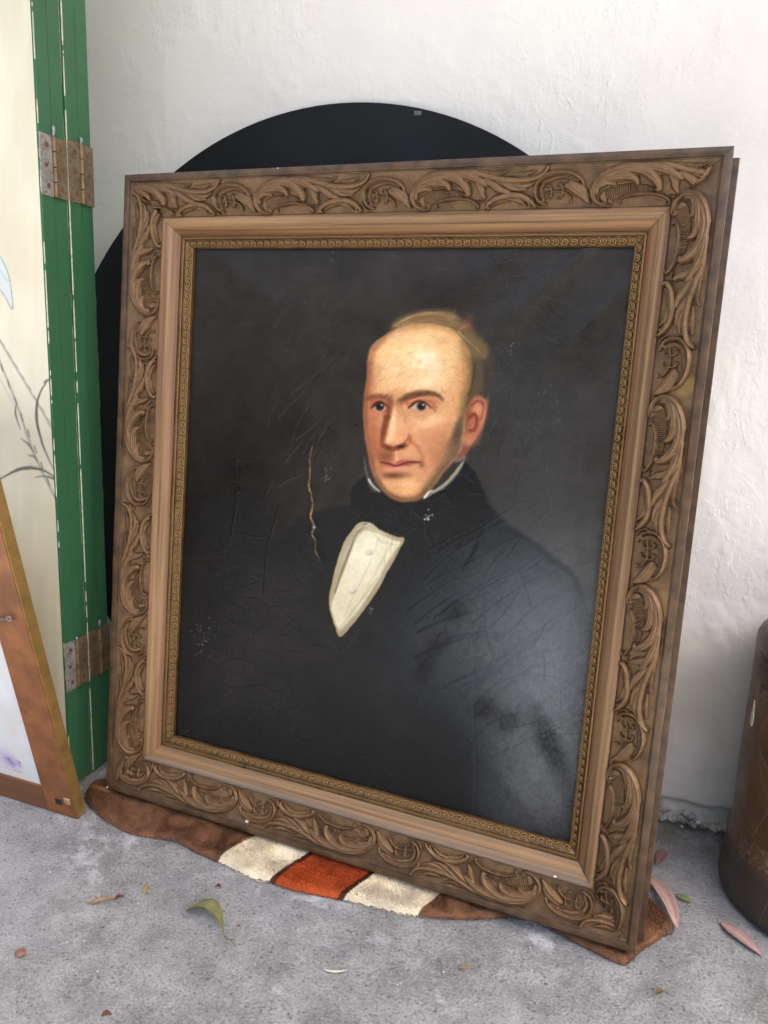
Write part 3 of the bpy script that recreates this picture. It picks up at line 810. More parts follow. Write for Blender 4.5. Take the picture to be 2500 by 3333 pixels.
def m_rust(name, c1, c2, c3, metal=.6, rough=.5):
    M = NM(name, rough, .5, metal); v = M.coord()
    a = M.noise(v, 40., 6, .7); b = M.noise(v, 150., 4, .7)
    c = M.ramp(a, [(.3, c1), (.6, c2)])
    c = M.mix(M.ramp(b, [(.52, 0.), (.64, .85)]), c, c3)
    return M.done(c, M.ramp(a, [(.3, rough-.12), (.7, rough+.2)]), M.bump(b, .0006, .6))

WALLM, FLOORM, CANVM, PIPEM, BLACKM = m_wall(), m_floor(), m_canvas(), m_pipe(), m_black()
GILT = m_gilt('aged_bronze_field', lin(116, 90, 62), lin(74, 56, 39), lin(112, 80, 60), .42, .4)
ORN = m_gilt('aged_bronze_carving', lin(119, 92, 63), lin(78, 58, 40), lin(128, 98, 69), .4, .42, 3.)
BEADM = m_gilt('aged_bronze_beading', lin(116, 90, 56), lin(80, 60, 38), lin(146, 112, 70), .36, .5, 5.)
LIPM = m_wood('brown_frame_edge', lin(66, 50, 35), lin(94, 72, 50), (1, 1, 1), .38, lin(56, 43, 31))
_cv = (lin(94, 69, 44), lin(150, 117, 80))
COVEH = m_wood('tan_moulding_across', *_cv, (.05, 4, 4), .42, lin(140, 96, 62), .0005, lin(104, 68, 44))
COVEV = m_wood('tan_moulding_upright', *_cv, (4, .05, 4), .42, lin(150, 106, 76), .0005, lin(108, 70, 46))
COVED = m_wood('dusty_tan_moulding', *_cv, (.05, 4, 4), .5, lin(132, 96, 66), .0005, lin(112, 102, 92))
GREEN = m_paint('green_gloss_paint', lin(54, 100, 66), .42, .4)
CREAMCHIP = m_flat('bare_cream_chips', lin(186, 186, 160), .7, 0, .4, 120.)
GESSO = m_flat('white_gesso', lin(232, 224, 200), .8, 0, .1)
HINGE = m_rust('tarnished_brass_hinge', lin(104, 88, 66), lin(128, 112, 88), lin(86, 66, 52), .4, .6)
HINGEW = m_rust('whitened_hinge_plate', lin(128, 122, 112), lin(154, 152, 148), lin(112, 84, 60), .35, .6)
PINM = m_rust('brass_hinge_pin', lin(108, 88, 60), lin(136, 114, 80), lin(92, 70, 50), .5, .48)
SCREWM = m_rust('rusty_screw', lin(104, 72, 52), lin(128, 94, 66), lin(70, 46, 36), .5, .5)
GREYSTEEL = m_flat('grey_steel', lin(140, 140, 140), .4, .8, .2)
DARKWOOD = m_wood('brown_stained_wood', lin(112, 68, 36), lin(140, 88, 48), (.5, .5, .05), .45, lin(88, 52, 28))
DARKWOODH = m_wood('brown_stained_wood_rail', lin(104, 66, 40), lin(126, 84, 54), (.05, .5, .5), .45, lin(84, 54, 34))
GOLDSIDE = m_flat('dull_gold_edge', lin(142, 112, 62), .45, .35, .3, 40.)
ATTRM = m_attr('painted_sheet', .6, .3)
CREAMM = m_attr('painted_cream_face', .45, .35, .0003, 120.)
TOWELM = m_attr('terry_cloth', .95, .05, .001, 500.)

# ================================================================ SETTING
def spaced(a, b, fine, lo, hi, nc=14):
    """fine spacing on [a, b], growing outwards to lo and hi"""
    f = np.arange(a, b+fine*.5, fine)
    g = np.geomspace(fine*4, 1., nc)
    L = a-(a-lo)*(np.linspace(0, 1, nc+1)[1:]**3); Hh = b+(hi-b)*(np.linspace(0, 1, nc+1)[1:]**3)
    return np.concatenate([L[::-1], f, Hh])
gx = spaced(-1.12, .46, .004, -90, 90); gy = spaced(.46, 1.262, .004, -120, 60)
X, Y = np.meshgrid(gx, gy)
Z = (fbm(X*9, Y*9, 50, 3)-.5)*.004+(fbm(X*70, Y*85, 53, 3)-.5)*.0034
fade = np.clip(1.25-np.maximum(np.maximum(-1.12-X, X-.46), np.maximum(.46-Y, Y-1.262))*3, 0, 1)
Z = np.where(fade < 1, Z*fade, Z)-.0022
tag(obj('ground', grid_mesh('ground', np.stack([X, Y, Z], -1), FLOORM)), kind='structure')

WY = 1.265
gx = spaced(-1.35, .5, .005, -5, 5, 8); gz = spaced(.012, 1.5, .005, .002, 2.7, 5)
gz = np.unique(np.clip(gz, .002, 2.7))
X, Z = np.meshgrid(gx, gz)
Yd = (fbm(X*3, Z*3, 60, 3)-.5)*.012
rid = np.abs(fbm(X*13+2*fbm(X*4, Z*4, 70, 2), Z*8, 64, 4)-.5)
Yd -= np.exp(-(rid/.016)**2)*.0005*np.clip((fbm(X*2.4, Z*2.4, 67, 2)-.42)*6, 0, 1)
ch = fbm(X*34, Z*26, 72, 4)
Yd -= np.clip((ch-.56)*7, 0, 1)*.0010*np.clip((fbm(X*3, Z*3, 75, 2)-.4)*6, 0, 1)
low = np.clip(1-(Z-(.028+(fbm(X*14, Z*0, 81, 3)-.5)*.03))/.006, 0, 1)
Yd += low*(.012+(fbm(X*60, Z*60, 84, 3)-.5)*.012)
wall = obj('wall', grid_mesh('wall', np.stack([X, WY+Yd-.002, Z], -1)[:, ::-1], WALLM))
tag(wall, 'rough white plastered wall rising behind the portrait and the round black board', 'wall')
# crumbled plaster and dirt along the foot of the wall
rs = np.random.RandomState(7)
cr = MB()
for i in range(420):
    x = rs.uniform(-.86, .34); s = rs.rayleigh(.0042)+.0015
    c = Vector((x, WY-.004-abs(rs.normal(0, .008)), rs.uniform(.0, .022)*(rs.rand()**1.5)+s*.3))
    n0 = 6; V = [c+Vector((rs.normal(), rs.normal(), rs.normal())).normalized()*s*rs.uniform(.7, 1.2) for _ in range(n0)]
    V = [c+Vector((s, 0, 0))*rs.uniform(.6, 1.3), c+Vector((0, s, 0)), c-Vector((s, 0, 0))*rs.uniform(.6, 1.3), c-Vector((0, s, 0))*rs.uniform(.6, 1.2), c+Vector((0, 0, s))*rs.uniform(.5, 1), c-Vector((0, 0, s))]
    cr.add(V, [(0, 1, 4), (1, 2, 4), (2, 3, 4), (3, 0, 4), (1, 0, 5), (2, 1, 5), (3, 2, 5), (0, 3, 5)])
tag(obj('crumbled_plaster', cr.mesh('crumbled_plaster', m_flat('crumbling_plaster', lin(186, 182, 174), .95, 0, .45, 90.)), wall), kind='stuff')
# unseen porch roof, added overhead to keep the sun off the wall
rf = MB(); rf.box(-7, 1.74, -.33, 1.4, 2.55, 2.67)
tag(obj('added_porch_roof', rf.mesh('added_porch_roof', m_flat('added_roof_paint', lin(190, 186, 178), .8))), kind='structure')

# unseen hedge, added behind the camera to darken the canvas reflections
rs = np.random.RandomState(5); N = 26000
hx, hy, hz = rs.uniform(-9, 9, N), -3.6-rs.rand(N)*.9, rs.rand(N)**.8*2.3
hy += .25*np.sin(hx*1.7)+.2*np.sin(hx*4.1+hz*3); hz *= 1+.12*np.sin(hx*2.3)
cen = np.stack([hx, hy, hz], -1); a1 = rs.normal(size=(N, 3)); a1 /= np.linalg.norm(a1, axis=1)[:, None]; a2 = np.cross(a1, rs.normal(size=(N, 3))); a2 /= np.linalg.norm(a2, axis=1)[:, None]
s_ = rs.uniform(.05, .11, (N, 1)); Q = np.stack([cen-a1*s_, cen+a2*s_*.5, cen+a1*s_, cen-a2*s_*.5], 1).reshape(-1, 2, 2, 3)
V = Q.reshape(-1, 3); me = bpy.data.meshes.new('added_dark_hedge')
me.vertices.add(len(V)); me.vertices.foreach_set('co', V.astype(np.float32).ravel())
me.loops.add(len(V)); me.loops.foreach_set('vertex_index', np.arange(len(V), dtype=np.int32))
me.polygons.add(N); me.polygons.foreach_set('loop_start', np.arange(0, len(V), 4, dtype=np.int32)); me.update(calc_edges=True)
me.materials.append(m_flat('added_hedge_leaves', (.035, .06, .02), .6, 0, .4, 3.))
hb_ = obj('added_dark_hedge', me); tag(hb_, kind='stuff')
core = MB(); core.box(-9, 9, -4.6, -3.95, 0, 2.05)
obj('added_hedge_core', core.mesh('added_hedge_core', m_flat('added_hedge_inside', (.02, .03, .012), .9, 0, .4, 3.)), hb_)

# ================================================================ ROUND BLACK BOARD
DR, DX, DYB, DYT = .5862, -.5475, 1.15, 1.238
sl = (DYT-DYB)/(2*DR); slc = math.sqrt(1-sl*sl)
prof = [(0., 0.), (DR-.0012, 0.), (DR, -.0012), (DR, -.0168), (DR-.0012, -.018), (0., -.018)]
dm = lathe('round_board', prof[::-1], BLACKM, 160)
for p in dm.polygons: p.use_smooth = False
Md = Matrix(((1, 0, 0, DX), (0, sl, -slc, DYB+DR*sl), (0, slc, sl, DR*slc), (0, 0, 0, 1)))
disc = obj('round_board', dm); disc.matrix_world = Md
tag(disc, 'large round matt black board leaning on the wall behind the gilt frame', 'board')
tp = on_axis((1355, 362), 1, 1.228)
tb = MB(); tb.box(-.006, .006, -.003, .0035, .0002, .0005)
t = obj('tape_scrap', tb.mesh('tape_scrap', m_flat('torn_grey_tape', lin(110, 108, 102), .6, 0, .6, 300.)), disc)
loc = Md.inverted() @ Vector(tp); t.location = (loc.x, loc.y, 0)

# ================================================================ FRAMED PORTRAIT
FW, FH, SHEAR = .86, 1.0, -.0101
FO = np.array([-0.8042560, 0.9166987, 0.0222288])
FE1 = np.array([0.99965381, -0.02614215, -0.00297336]); FE2 = np.array([0.00550956, 0.09748621, 0.99522162])
FN = np.cross(FE1, FE2)
MF = Matrix([[FE1[i], FE2[i], FN[i], FO[i]] for i in range(3)]+[[0, 0, 0, 1]])
portrait = empty('framed_portrait', MF)
_bb = MB(); _bb.box(.004, FW-.004, .004, FH-.004, -.0605, -.0575); _bb.v = [(x_+SHEAR*y_, y_, z_) for x_, y_, z_ in _bb.v]
obj('backing_board', _bb.mesh('backing_board', DARKWOOD), portrait)
tag(portrait, 'oil portrait of a balding man in a dark coat, in a carved bronze frame', 'painting')
def on_frame(px, depth=0.):
    q = FO-FN*depth; d = ray(px); t = ((q-CAM) @ FN)/(d @ FN); P = CAM+d*t-q
    return P @ FE1, P @ FE2
SIDES = [('top_rail', FW), ('right_stile', FH), ('bottom_rail', FW), ('left_stile', FH)]
def side_pt(k, a, w, h):
    x, y = ((a, FH-w), (FW-w, FH-a), (FW-a, w), (w, a))[k]
    return (x+SHEAR*y, y, -h)
AX = [((1, 0), (0, 1)), ((0, -1), (1, 0)), ((-1, 0), (0, -1)), ((0, 1), (-1, 0))]
def sweep(k, prof, name, mat, nseg=60, cols=None, wob=.0004, seed=0):
    L = SIDES[k][1]; V = []; Fc = []; C = []
    m = len(prof)
    for j in range(nseg+1):
        for i, (w, h) in enumerate(prof):
            a = w+.0003+(L-2*w-.0006)*j/nseg
            q = wob*math.sin(a*23+seed+k)*math.sin(a*61+seed*2) if 0 < w else 0
            V.append(side_pt(k, a, w, h+q)); C.append(0 if cols is None else cols[i])
    for j in range(nseg):
        for i in range(m-1):
            Fc.append((j*m+i, j*m+i+1, (j+1)*m+i+1, (j+1)*m+i)[::-1])
    me = mesh_from(name, V, Fc, mat)
    set_color(me, np.array(C, float))
    return me
def flat_edges(me, ang=35):
    me.set_sharp_from_angle(angle=math.radians(ang)); return me
F0, F1 = (.0125, .003), (.060, .020)            # carved field: outer and inner edge (distance in, depth)
PHI = math.atan2(F1[1]-F0[1], F1[0]-F0[0])
p_lip = [(.0, .024), (.0, .0015), (.0006, .0004), (.0018, 0.), (.0085, 0.), (.0098, .0006), (.0106, .0030), (.0116, .0036), F0]
nf = 7
p_field = [(F0[0]+(F1[0]-F0[0])*i/nf, F0[1]+(F1[1]-F0[1])*i/nf) for i in range(nf+1)]+[(.0604, .0212)]
p_cove = [(.0604, .0212), (.0606, .0176)]
for i in range(13):                              # plump quarter round that falls inwards
    t = i/12.; a_ = math.radians(118-118*t)
    p_cove.append((.0606+.0238*(1-math.cos(t*math.pi/2)**1.0)*.55+.0238*t*.45, .0172+.0158*(t**1.9)-.0022*math.sin(t*math.pi)))
p_fil = [(.0844, .0330), (.0846, .0362), (.0856, .0368), (.0864, .0356), (.0880, .0352), (.0888, .0362), (.0890, .0398)]
p_ledge = [(.0890, .0398), (.0894, .0402), (.0980, .0452), (.0982, .0438), (.0992, .0434), (.1000, .0444), (.1001, .060)]
p_back = [(.0035, .024), (.0035, .0285), (-.001, .0285), (-.0015, .0295), (-.0015, .051), (.02, .051)]
p_back_r = [(.0035, .024), (.0035, .0265), (-.0078, .0265), (-.0085, .0275), (-.0085, .051), (.02, .051)]
# ---- carved motifs as low relief, drawn on one repeat of the strip
PER = .239; SX = 1.91e-4; FWID = math.hypot(F1[0]-F0[0], F1[1]-F0[1])
def st(p):
    x, y = p
    bot = 562-.026*x; top = 207-.037*x
    return ((x-235)*SX, (bot-y)/(bot-top)*FWID)
# (points, start width, mid width, end width [mm], height [mm], kind)
CRES = [([(322, 512), (268, 478), (246, 400), (262, 325), (315, 270), (400, 246), (485, 262), (540, 305), (562, 352)], 1.4, 2.6, 1.6, 4.6, 'r'),
        ([(300, 470), (282, 400), (305, 330), (375, 290), (455, 284), (520, 312)], 2.4, 3.0, 1.8, 2.8, 'b'),
        ([(238, 415), (232, 460), (250, 505), (285, 530)], .8, 1.4, .8, 2.6, 'r'),
        ([(280, 442), (330, 416), (390, 404), (440, 414), (478, 448), (488, 492)], 1.0, 1.3, 1.0, 3.2, 'r'),
        ([(322, 372), (330, 352), (350, 368), (354, 415), (350, 458), (332, 466)], .9, 1.2, .9, 3.8, 'r'),
        ([(392, 362), (402, 342), (424, 362), (428, 420), (416, 462), (396, 466)], .9, 1.2, .9, 3.8, 'r'),
        ([(492, 494), (478, 500), (476, 484)], .9, 1.1, .9, 3.4, 'r'),
        ([(455, 355), (500, 380), (555, 430), (600, 500)], 2.6, 4.4, 1.4, 4.2, 'l'),
        ([(470, 325), (520, 350), (570, 400), (600, 470)], 1.6, 2.6, .8, 3.4, 'l')]
ACAN = [([(722, 470), (742, 500), (722, 520), (672, 512), (628, 472), (612, 410), (626, 345), (670, 278), (750, 222), (850, 196), (950, 212)], 1.2, 2.8, 3.0, 4.6, 'r'),
        ([(735, 484), (716, 494)], 1.4, 1.5, 1.3, 4.6, 'r'),
        ([(700, 450), (760, 420), (850, 402), (940, 400), (1000, 402)], 5.6, 6.4, 3.0, 2.3, 'v'),
        ([(640, 420), (650, 360), (700, 332), (752, 346)], 2.0, 3.4, 1.6, 3.8, 'l'),
        ([(640, 345), (700, 300), (800, 274), (870, 300), (893, 348)], 2.2, 4.6, 1.4, 4.8, 'l'),
        ([(700, 275), (820, 225), (930, 245), (1000, 310), (1022, 388), (1000, 392)], 2.0, 4.4, 1.2, 5.2, 'l'),
        ([(880, 205), (980, 208), (1080, 250), (1150, 305)], 2.2, 4.2, 1.8, 4.8, 'l'),
        ([(950, 200), (1060, 196), (1160, 232), (1290, 264), (1420, 266), (1510, 232), (1548, 180), (1552, 150)], 1.8, 2.2, 1.6, 4.0, 'l'),
        ([(1090, 186), (1180, 206), (1260, 206), (1300, 176)], 1.0, 2.6, .8, 2.6, 'b'),
        ([(1310, 222), (1400, 220), (1470, 196)], 1.0, 2.8, 1.2, 2.6, 'b'),
        ([(1140, 262), (1190, 300), (1250, 350), (1310, 372)], 2.2, 3.8, 1.2, 4.2, 'l'),
        ([(1080, 270), (1110, 330), (1120, 380), (1140, 425)], 2.2, 3.4, 1.0, 3.8, 'l'),
        ([(1290, 288), (1370, 312), (1440, 308), (1480, 282)], 1.0, 2.2, .8, 3.2, 'l'),
        ([(1210, 262), (1270, 300), (1350, 345), (1420, 345)], 1.2, 2.4, .8, 3.4, 'l'),
        ([(796, 506), (786, 488), (810, 456), (870, 430), (950, 424), (1030, 438), (1084, 476), (1092, 504), (1076, 506)], 1.3, 2.0, 1.3, 4.4, 'r'),
        ([(1090, 440), (1110, 455), (1135, 440)], .8, 1.2, .7, 2.6, 'r'),
        ([(1500, 270), (1530, 240), (1560, 230)], .8, 2.2, .6, 2.2, 'b'),
        ([(1508, 255), (1520, 280), (1516, 300)], .8, 1.6, .6, 2.0, 'b')]
SMAL = [([(1166, 512), (1152, 498), (1166, 464), (1230, 418), (1330, 394), (1410, 412), (1470, 470), (1482, 500)], 1.2, 2.8, 1.2, 4.4, 'l'),
        ([(1190, 490), (1240, 450), (1310, 432), (1370, 450)], 1.4, 2.8, 1.0, 2.8, 'b'),
        ([(1300, 425), (1370, 440), (1420, 486)], 1.2, 2.4, .8, 3.6, 'l'),
        ([(1360, 405), (1430, 440), (1450, 492)], 1.0, 2.0, .8, 3.6, 'l')]
def relief(strokes, step=.00072):
    P = [(catmull([st(p) for p in s[0]], False, 6), s) for s in strokes]
    allp = np.concatenate([p for p, _ in P]); m = .006
    xs = np.arange(allp[:, 0].min()-m, allp[:, 0].max()+m, step)
    ys = np.arange(.0004, FWID-.0002, step)
    x, y = np.meshgrid(xs, ys)
    Hh = np.zeros(x.shape)
    for pl, (_, w0, wm, w1, hh, kind) in P:
        n = len(pl); best = np.full(x.shape, 1e9); side = np.zeros(x.shape); par = np.zeros(x.shape); along = np.zeros(x.shape)
        acc = 0
        for i in range(n-1):
            ax, ay = pl[i]; ex, ey = pl[i+1]-pl[i]; Ls = math.hypot(ex, ey)+1e-9
            t = np.clip(((x-ax)*ex+(y-ay)*ey)/Ls**2, 0, 1)
            d = np.hypot(x-ax-ex*t, y-ay-ey*t)
            c = d < best
            best = np.where(c, d, best); par = np.where(c, (i+t)/(n-1), par); along = np.where(c, acc+t*Ls, along)
            side = np.where(c, np.sign(ex*(y-ay)-ey*(x-ax)), side); acc += Ls
        fac = 1.75 if kind == 'l' else (1.4 if kind in 'bv' else 1.25)
        w = fac*np.where(par < .5, w0+(wm-w0)*par*2, wm+(w1-wm)*(par*2-1))*1e-3
        q = np.clip(best/w, 0, 1); body = np.where(q < 1, (1-q**2)**.55, 0)
        if kind == 'l': body = body*(.80+.20*np.abs(np.cos(q*6.5)))*(1-.15*side*q)
        if kind == 'b': body = body*(.72+.28*np.cos(along*2*math.pi/.0021))
        if kind == 'v': body = np.where(q < 1, (1-q**4)**.6, 0)*(.55+.45*np.cos(along*2*math.pi/.0026))
        if kind == 'r': body = body*(.86+.14*np.cos(q*7))
        Hh = np.maximum(Hh, body*hh*1e-3*(.8+.2*np.sin(par*math.pi)))
    return xs, ys, Hh*1.95
def relief_mesh(name, R, mat, clip=None):
    xs, ys, Hh = R
    x, y = np.meshgrid(xs, ys)
    keep = (Hh[:-1, :-1] > 2e-4) | (Hh[1:, :-1] > 2e-4) | (Hh[:-1, 1:] > 2e-4) | (Hh[1:, 1:] > 2e-4)
    if clip is not None:
        ok = clip(x, y); keep &= ok[:-1, :-1] & ok[1:, :-1] & ok[:-1, 1:] & ok[1:, 1:]
    if keep.sum() < 40: return None
    return grid_mesh(name, np.stack([x, y, np.where(Hh > 1e-5, Hh, -.0008)], -1), mat, True, keep, np.clip(Hh/.0096, 0, 1)[..., None])
MOT = {'leaf_scroll_carving': relief(ACAN), 'crescent_carving': relief(CRES), 'curled_leaf_carving': relief(SMAL)}
SHARED = {k: relief_mesh(k, r, ORN) for k, r in MOT.items()}
CENT = [[.1886, .4296, .6646], [.2451, .4812, .7165], [.0894, .333, .570], [.2695, .5203, .7515]]
# ---- one bead of the running-scroll border
def bead_mesh():
    mb = MB(); pts = []; rad = []
    for i in range(15):
        t = i/14.; th = math.radians(-150+390*t); r = .0053*(1-.52*t)
        pts.append((r*math.cos(th)-.0003, r*math.sin(th)*.86, .0011+.0006*t)); rad.append(.00155*(1-.25*t))
    pts = [(-.0080, -.0036, .0006)]+pts; rad = [.0010]+rad
    mb.tube(pts, rad, 6)
    V = []; Fc = []
    for j in range(4):
        for i in range(8):
            a = i*math.pi/4; e = j*math.pi/6.2
            V.append((.0024*math.cos(e)*math.cos(a)+.0002, .0024*math.cos(e)*math.sin(a), .0008+.0026*math.sin(e)))
    for j in range(3):
        for i in range(8): Fc.append((j*8+i, j*8+(i+1) % 8, (j+1)*8+(i+1) % 8, (j+1)*8+i))
    Fc.append(tuple(range(24, 32)))
    mb.add(V, Fc)
    me = mb.mesh('scroll_bead', BEADM, True)
    set_color(me, np.clip(np.array([v.co.z for v in me.vertices])/.0032, 0, 1))
    return me
BEAD = bead_mesh()
for k, (nm, L) in enumerate(SIDES):
    # the member itself: outer edge and carved field
    me = sweep(k, p_lip[:-1]+p_field, nm, LIPM, cols=None, seed=k)
    me.materials.append(GILT)
    npf = len(p_lip[:-1])+len(p_field)-1
    mi = np.array([1 if (i % npf) >= len(p_lip)-2 else 0 for i in range(len(me.polygons))], np.int32)
    me.polygons.foreach_set('material_index', mi)
    rail = obj(nm, flat_edges(me), portrait)
    cw = [1., 1.]+[max(0., 1-abs(i)/2.2)+max(0., 1-(12-i)/3.) for i in range(13)]
    if k == 2: cw = [1., 1., 1., 1., 1., 1., .9, .7, .35, .1, 0., 0., .1, .3, .5]
    obj('tan_moulding', flat_edges(sweep(k, p_cove, 'tan_moulding', (COVEH, COVEV, COVED, COVEV)[k], cols=cw, seed=k+3)), rail)
    obj('fillet', flat_edges(sweep(k, p_fil, 'fillet', BEADM, cols=[.2, .2, .6, .9, .8, .4, .1], seed=k+3)), rail)
    obj('bead_ledge', flat_edges(sweep(k, p_ledge, 'bead_ledge', BEADM, cols=[0, 0, 0, .2, .7, .4, 0], wob=.0002, seed=k+5)), rail)
    if k == 1:
        mb = MB(); q0 = side_pt(1, .0, -.0085, 0); mb.box(FW-.02, FW+.0085, .001, FH-.004, -.051, -.0275)
        mb.v = [(x_+SHEAR*y_, y_, z_) for x_, y_, z_ in mb.v]
        obj('back_edge', mb.mesh('back_edge', LIPM, False, .0012, 2), rail)
    else: obj('back_edge', flat_edges(sweep(k, p_back, 'back_edge', LIPM, seed=k+7)), rail)
    (ax, ay), (ox, oy) = AX[k]
    A = Vector((ax, ay, 0)); O_ = Vector((ox, oy, 0)); Zv = Vector((0, 0, 1))
    T = O_*math.cos(PHI)+Zv*math.sin(PHI); Nn = -O_*math.sin(PHI)+Zv*math.cos(PHI)
    starts = [c-.0315 for c in CENT[k]]
    starts = [starts[0]-PER]+starts+[starts[-1]+PER]
    for s0 in starts:
        for mn, R in MOT.items():
            xs, ys, Hh = R
            cl = lambda x, y, s0=s0: (s0+x > F1[0]-y*math.cos(PHI)+.0006) & (s0+x < L-(F1[0]-y*math.cos(PHI))-.0006)
            xx, yy = np.meshgrid(xs, ys); inside = cl(xx, yy) | (Hh < 2e-4)
            if inside.all(): mm = SHARED[mn]
            else: mm = relief_mesh(mn, R, ORN, cl)
            if mm is None: continue
            o = obj(mn, mm, rail)
            p = side_pt(k, s0, F1[0], F1[1])
            o.matrix_local = Matrix(((A.x, T.x, Nn.x, p[0]), (A.y, T.y, Nn.y, p[1]), (A.z, T.z, Nn.z, p[2]), (0, 0, 0, 1)))
    # running-scroll beads
    ph = math.atan2(.0050, .0086); wm, hm = .0937, .0427
    Tb = O_*math.cos(ph)+Zv*math.sin(ph); Nb = -O_*math.sin(ph)+Zv*math.cos(ph)
    n = int(round((L-2*wm-.006)/.0118))
    for j in range(n):
        a = wm+.003+(L-2*wm-.006)*(j+.5)/n
        p = side_pt(k, a, wm, hm)
        o = obj('scroll_bead', BEAD, rail)
        o.matrix_local = Matrix(((A.x, Tb.x, Nb.x, p[0]), (A.y, Tb.y, Nb.y, p[1]), (A.z, Tb.z, Nb.z, p[2]), (0, 0, 0, 1)))
    # chips where white gesso shows
    chips = {0: [((905, 548), 4, 1.2, .001)], 1: [((2056, 1994), 4, 6, .015)],
             2: [((805, 2672), 6, 8, .004), ((350, 2562), 3.4, 3.4, .0005), ((1807, 2853), 6, 3, .016)], 3: []}[k]
    for ci, (px, sx, sy, dep) in enumerate(chips):
        x, y = on_frame(px, dep); r_ = random.Random(ci*7+k)
        V = [(0, 0, .0002)]; nn = 9
        for q in range(nn):
            a = 2*math.pi*q/nn; rr = r_.uniform(.35, 1.2)
            V.append((sx*.001*.45*rr*math.cos(a), sy*.001*.45*rr*math.sin(a), .0001))
        V += [(v[0]*1.05, v[1]*1.05, -.004) for v in V[1:]]
        Fc = [(0, 1+q, 1+(q+1) % nn) for q in range(nn)]+[(1+q, 1+nn+q, 1+nn+(q+1) % nn, 1+(q+1) % nn) for q in range(nn)]
        o = obj('gesso_chip', mesh_from('gesso_chip', V, Fc, GESSO, False), rail); o.location = (x, y, -dep+.0012)
# ---- the canvas, slack in its corners, painted point by point
CD = .0505
nx, ny = 560, 690
u = np.linspace(.0965, FW-.0965, nx); vv = np.linspace(.0965, FH-.0965, ny)
U, Vv = np.meshgrid(u, vv)
x0, x1, y0, y1 = u[0], u[-1], vv[0], vv[-1]
edge = np.minimum(np.minimum(U-x0, x1-U), np.minimum(Vv-y0, y1-Vv))
# drape folds: soft ridges where the cloth has gone slack
def ridge(pa, pb, amp, sg, skew=0.):
    a0 = np.array(on_frame(pa, CD)); b0 = np.array(on_frame(pb, CD)); a0[0] -= SHEAR*a0[1]; b0[0] -= SHEAR*b0[1]
    e = b0-a0; Lq = np.hypot(*e); e = e/Lq; t = ((U-a0[0])*e[0]+(Vv-a0[1])*e[1])/Lq; d = (U-a0[0])*-e[1]+(Vv-a0[1])*e[0]
    end = 1/(1+np.exp(-(t+.02)*18))*1/(1+np.exp((t-.98)*12))
    return amp*np.exp(-(d/(sg*(.6+.6*np.clip(t, 0, 1.3))))**2)*end
D = ridge((1945, 790), (1620, 1070), .0048, .017)+ridge((2075, 900), (1800, 1180), .0028, .018)+ridge((1700, 790), (1480, 960), .0018, .02)
D += ridge((700, 830), (960, 1040), .0022, .020)+ridge((1880, 2700), (1650, 2290), -.0040, .020)+ridge((1885, 2560), (1740, 2200), .0035, .022)+ridge((1760, 2690), (1560, 2420), .0024, .018)
D += (fbm(U*5, Vv*5, 120, 2)-.5)*.006*np.clip(edge/.05, 0, 1)
D -= .002*np.clip(edge/.12, 0, 1)
for lx in (.735, .612):                              # long stretcher creases on the right
    D -= .0007*np.exp(-((U-lx-.01*np.sin(Vv*14))/.0016)**2)*np.clip((.62-Vv)*6, 0, 1)
Uh = U+SHEAR*Vv
Pw = FO+Uh[..., None]*FE1+Vv[..., None]*FE2-FN*CD
px = project(Pw)
_xa = np.arange(540., 2112., 2.2); _ya = np.arange(780., 2724., 2.2)
_g = np.meshgrid(_xa, _ya)
CRK = sample(crack_lines(*_g)[..., None], _xa, _ya, px[..., 0], px[..., 1])[..., 0]
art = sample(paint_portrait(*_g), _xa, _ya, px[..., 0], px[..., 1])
# lips of the tear stand up a little, the slit itself drops back
TR = np.array([(900+x/1.659, 1400+y/1.659) for x, y in ((192, 88), (178, 150), (180, 220), (172, 300), (186, 350), (193, 410), (182, 470), (200, 520), (188, 560), (206, 600), (205, 650), (226, 690), (238, 722))])
td = -poly_sd(np.concatenate([TR, TR[::-1]+.01]), px[..., 0], px[..., 1])
TD = .0016*np.exp(-(np.abs(td)/11)**2)-.0032*np.exp(-(td/2.6)**2)
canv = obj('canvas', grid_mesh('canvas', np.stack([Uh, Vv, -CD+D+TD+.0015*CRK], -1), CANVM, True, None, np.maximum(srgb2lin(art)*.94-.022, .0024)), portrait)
canv['label'] = 'cracked dark canvas with a long tear, painted with a man in a black cravat'

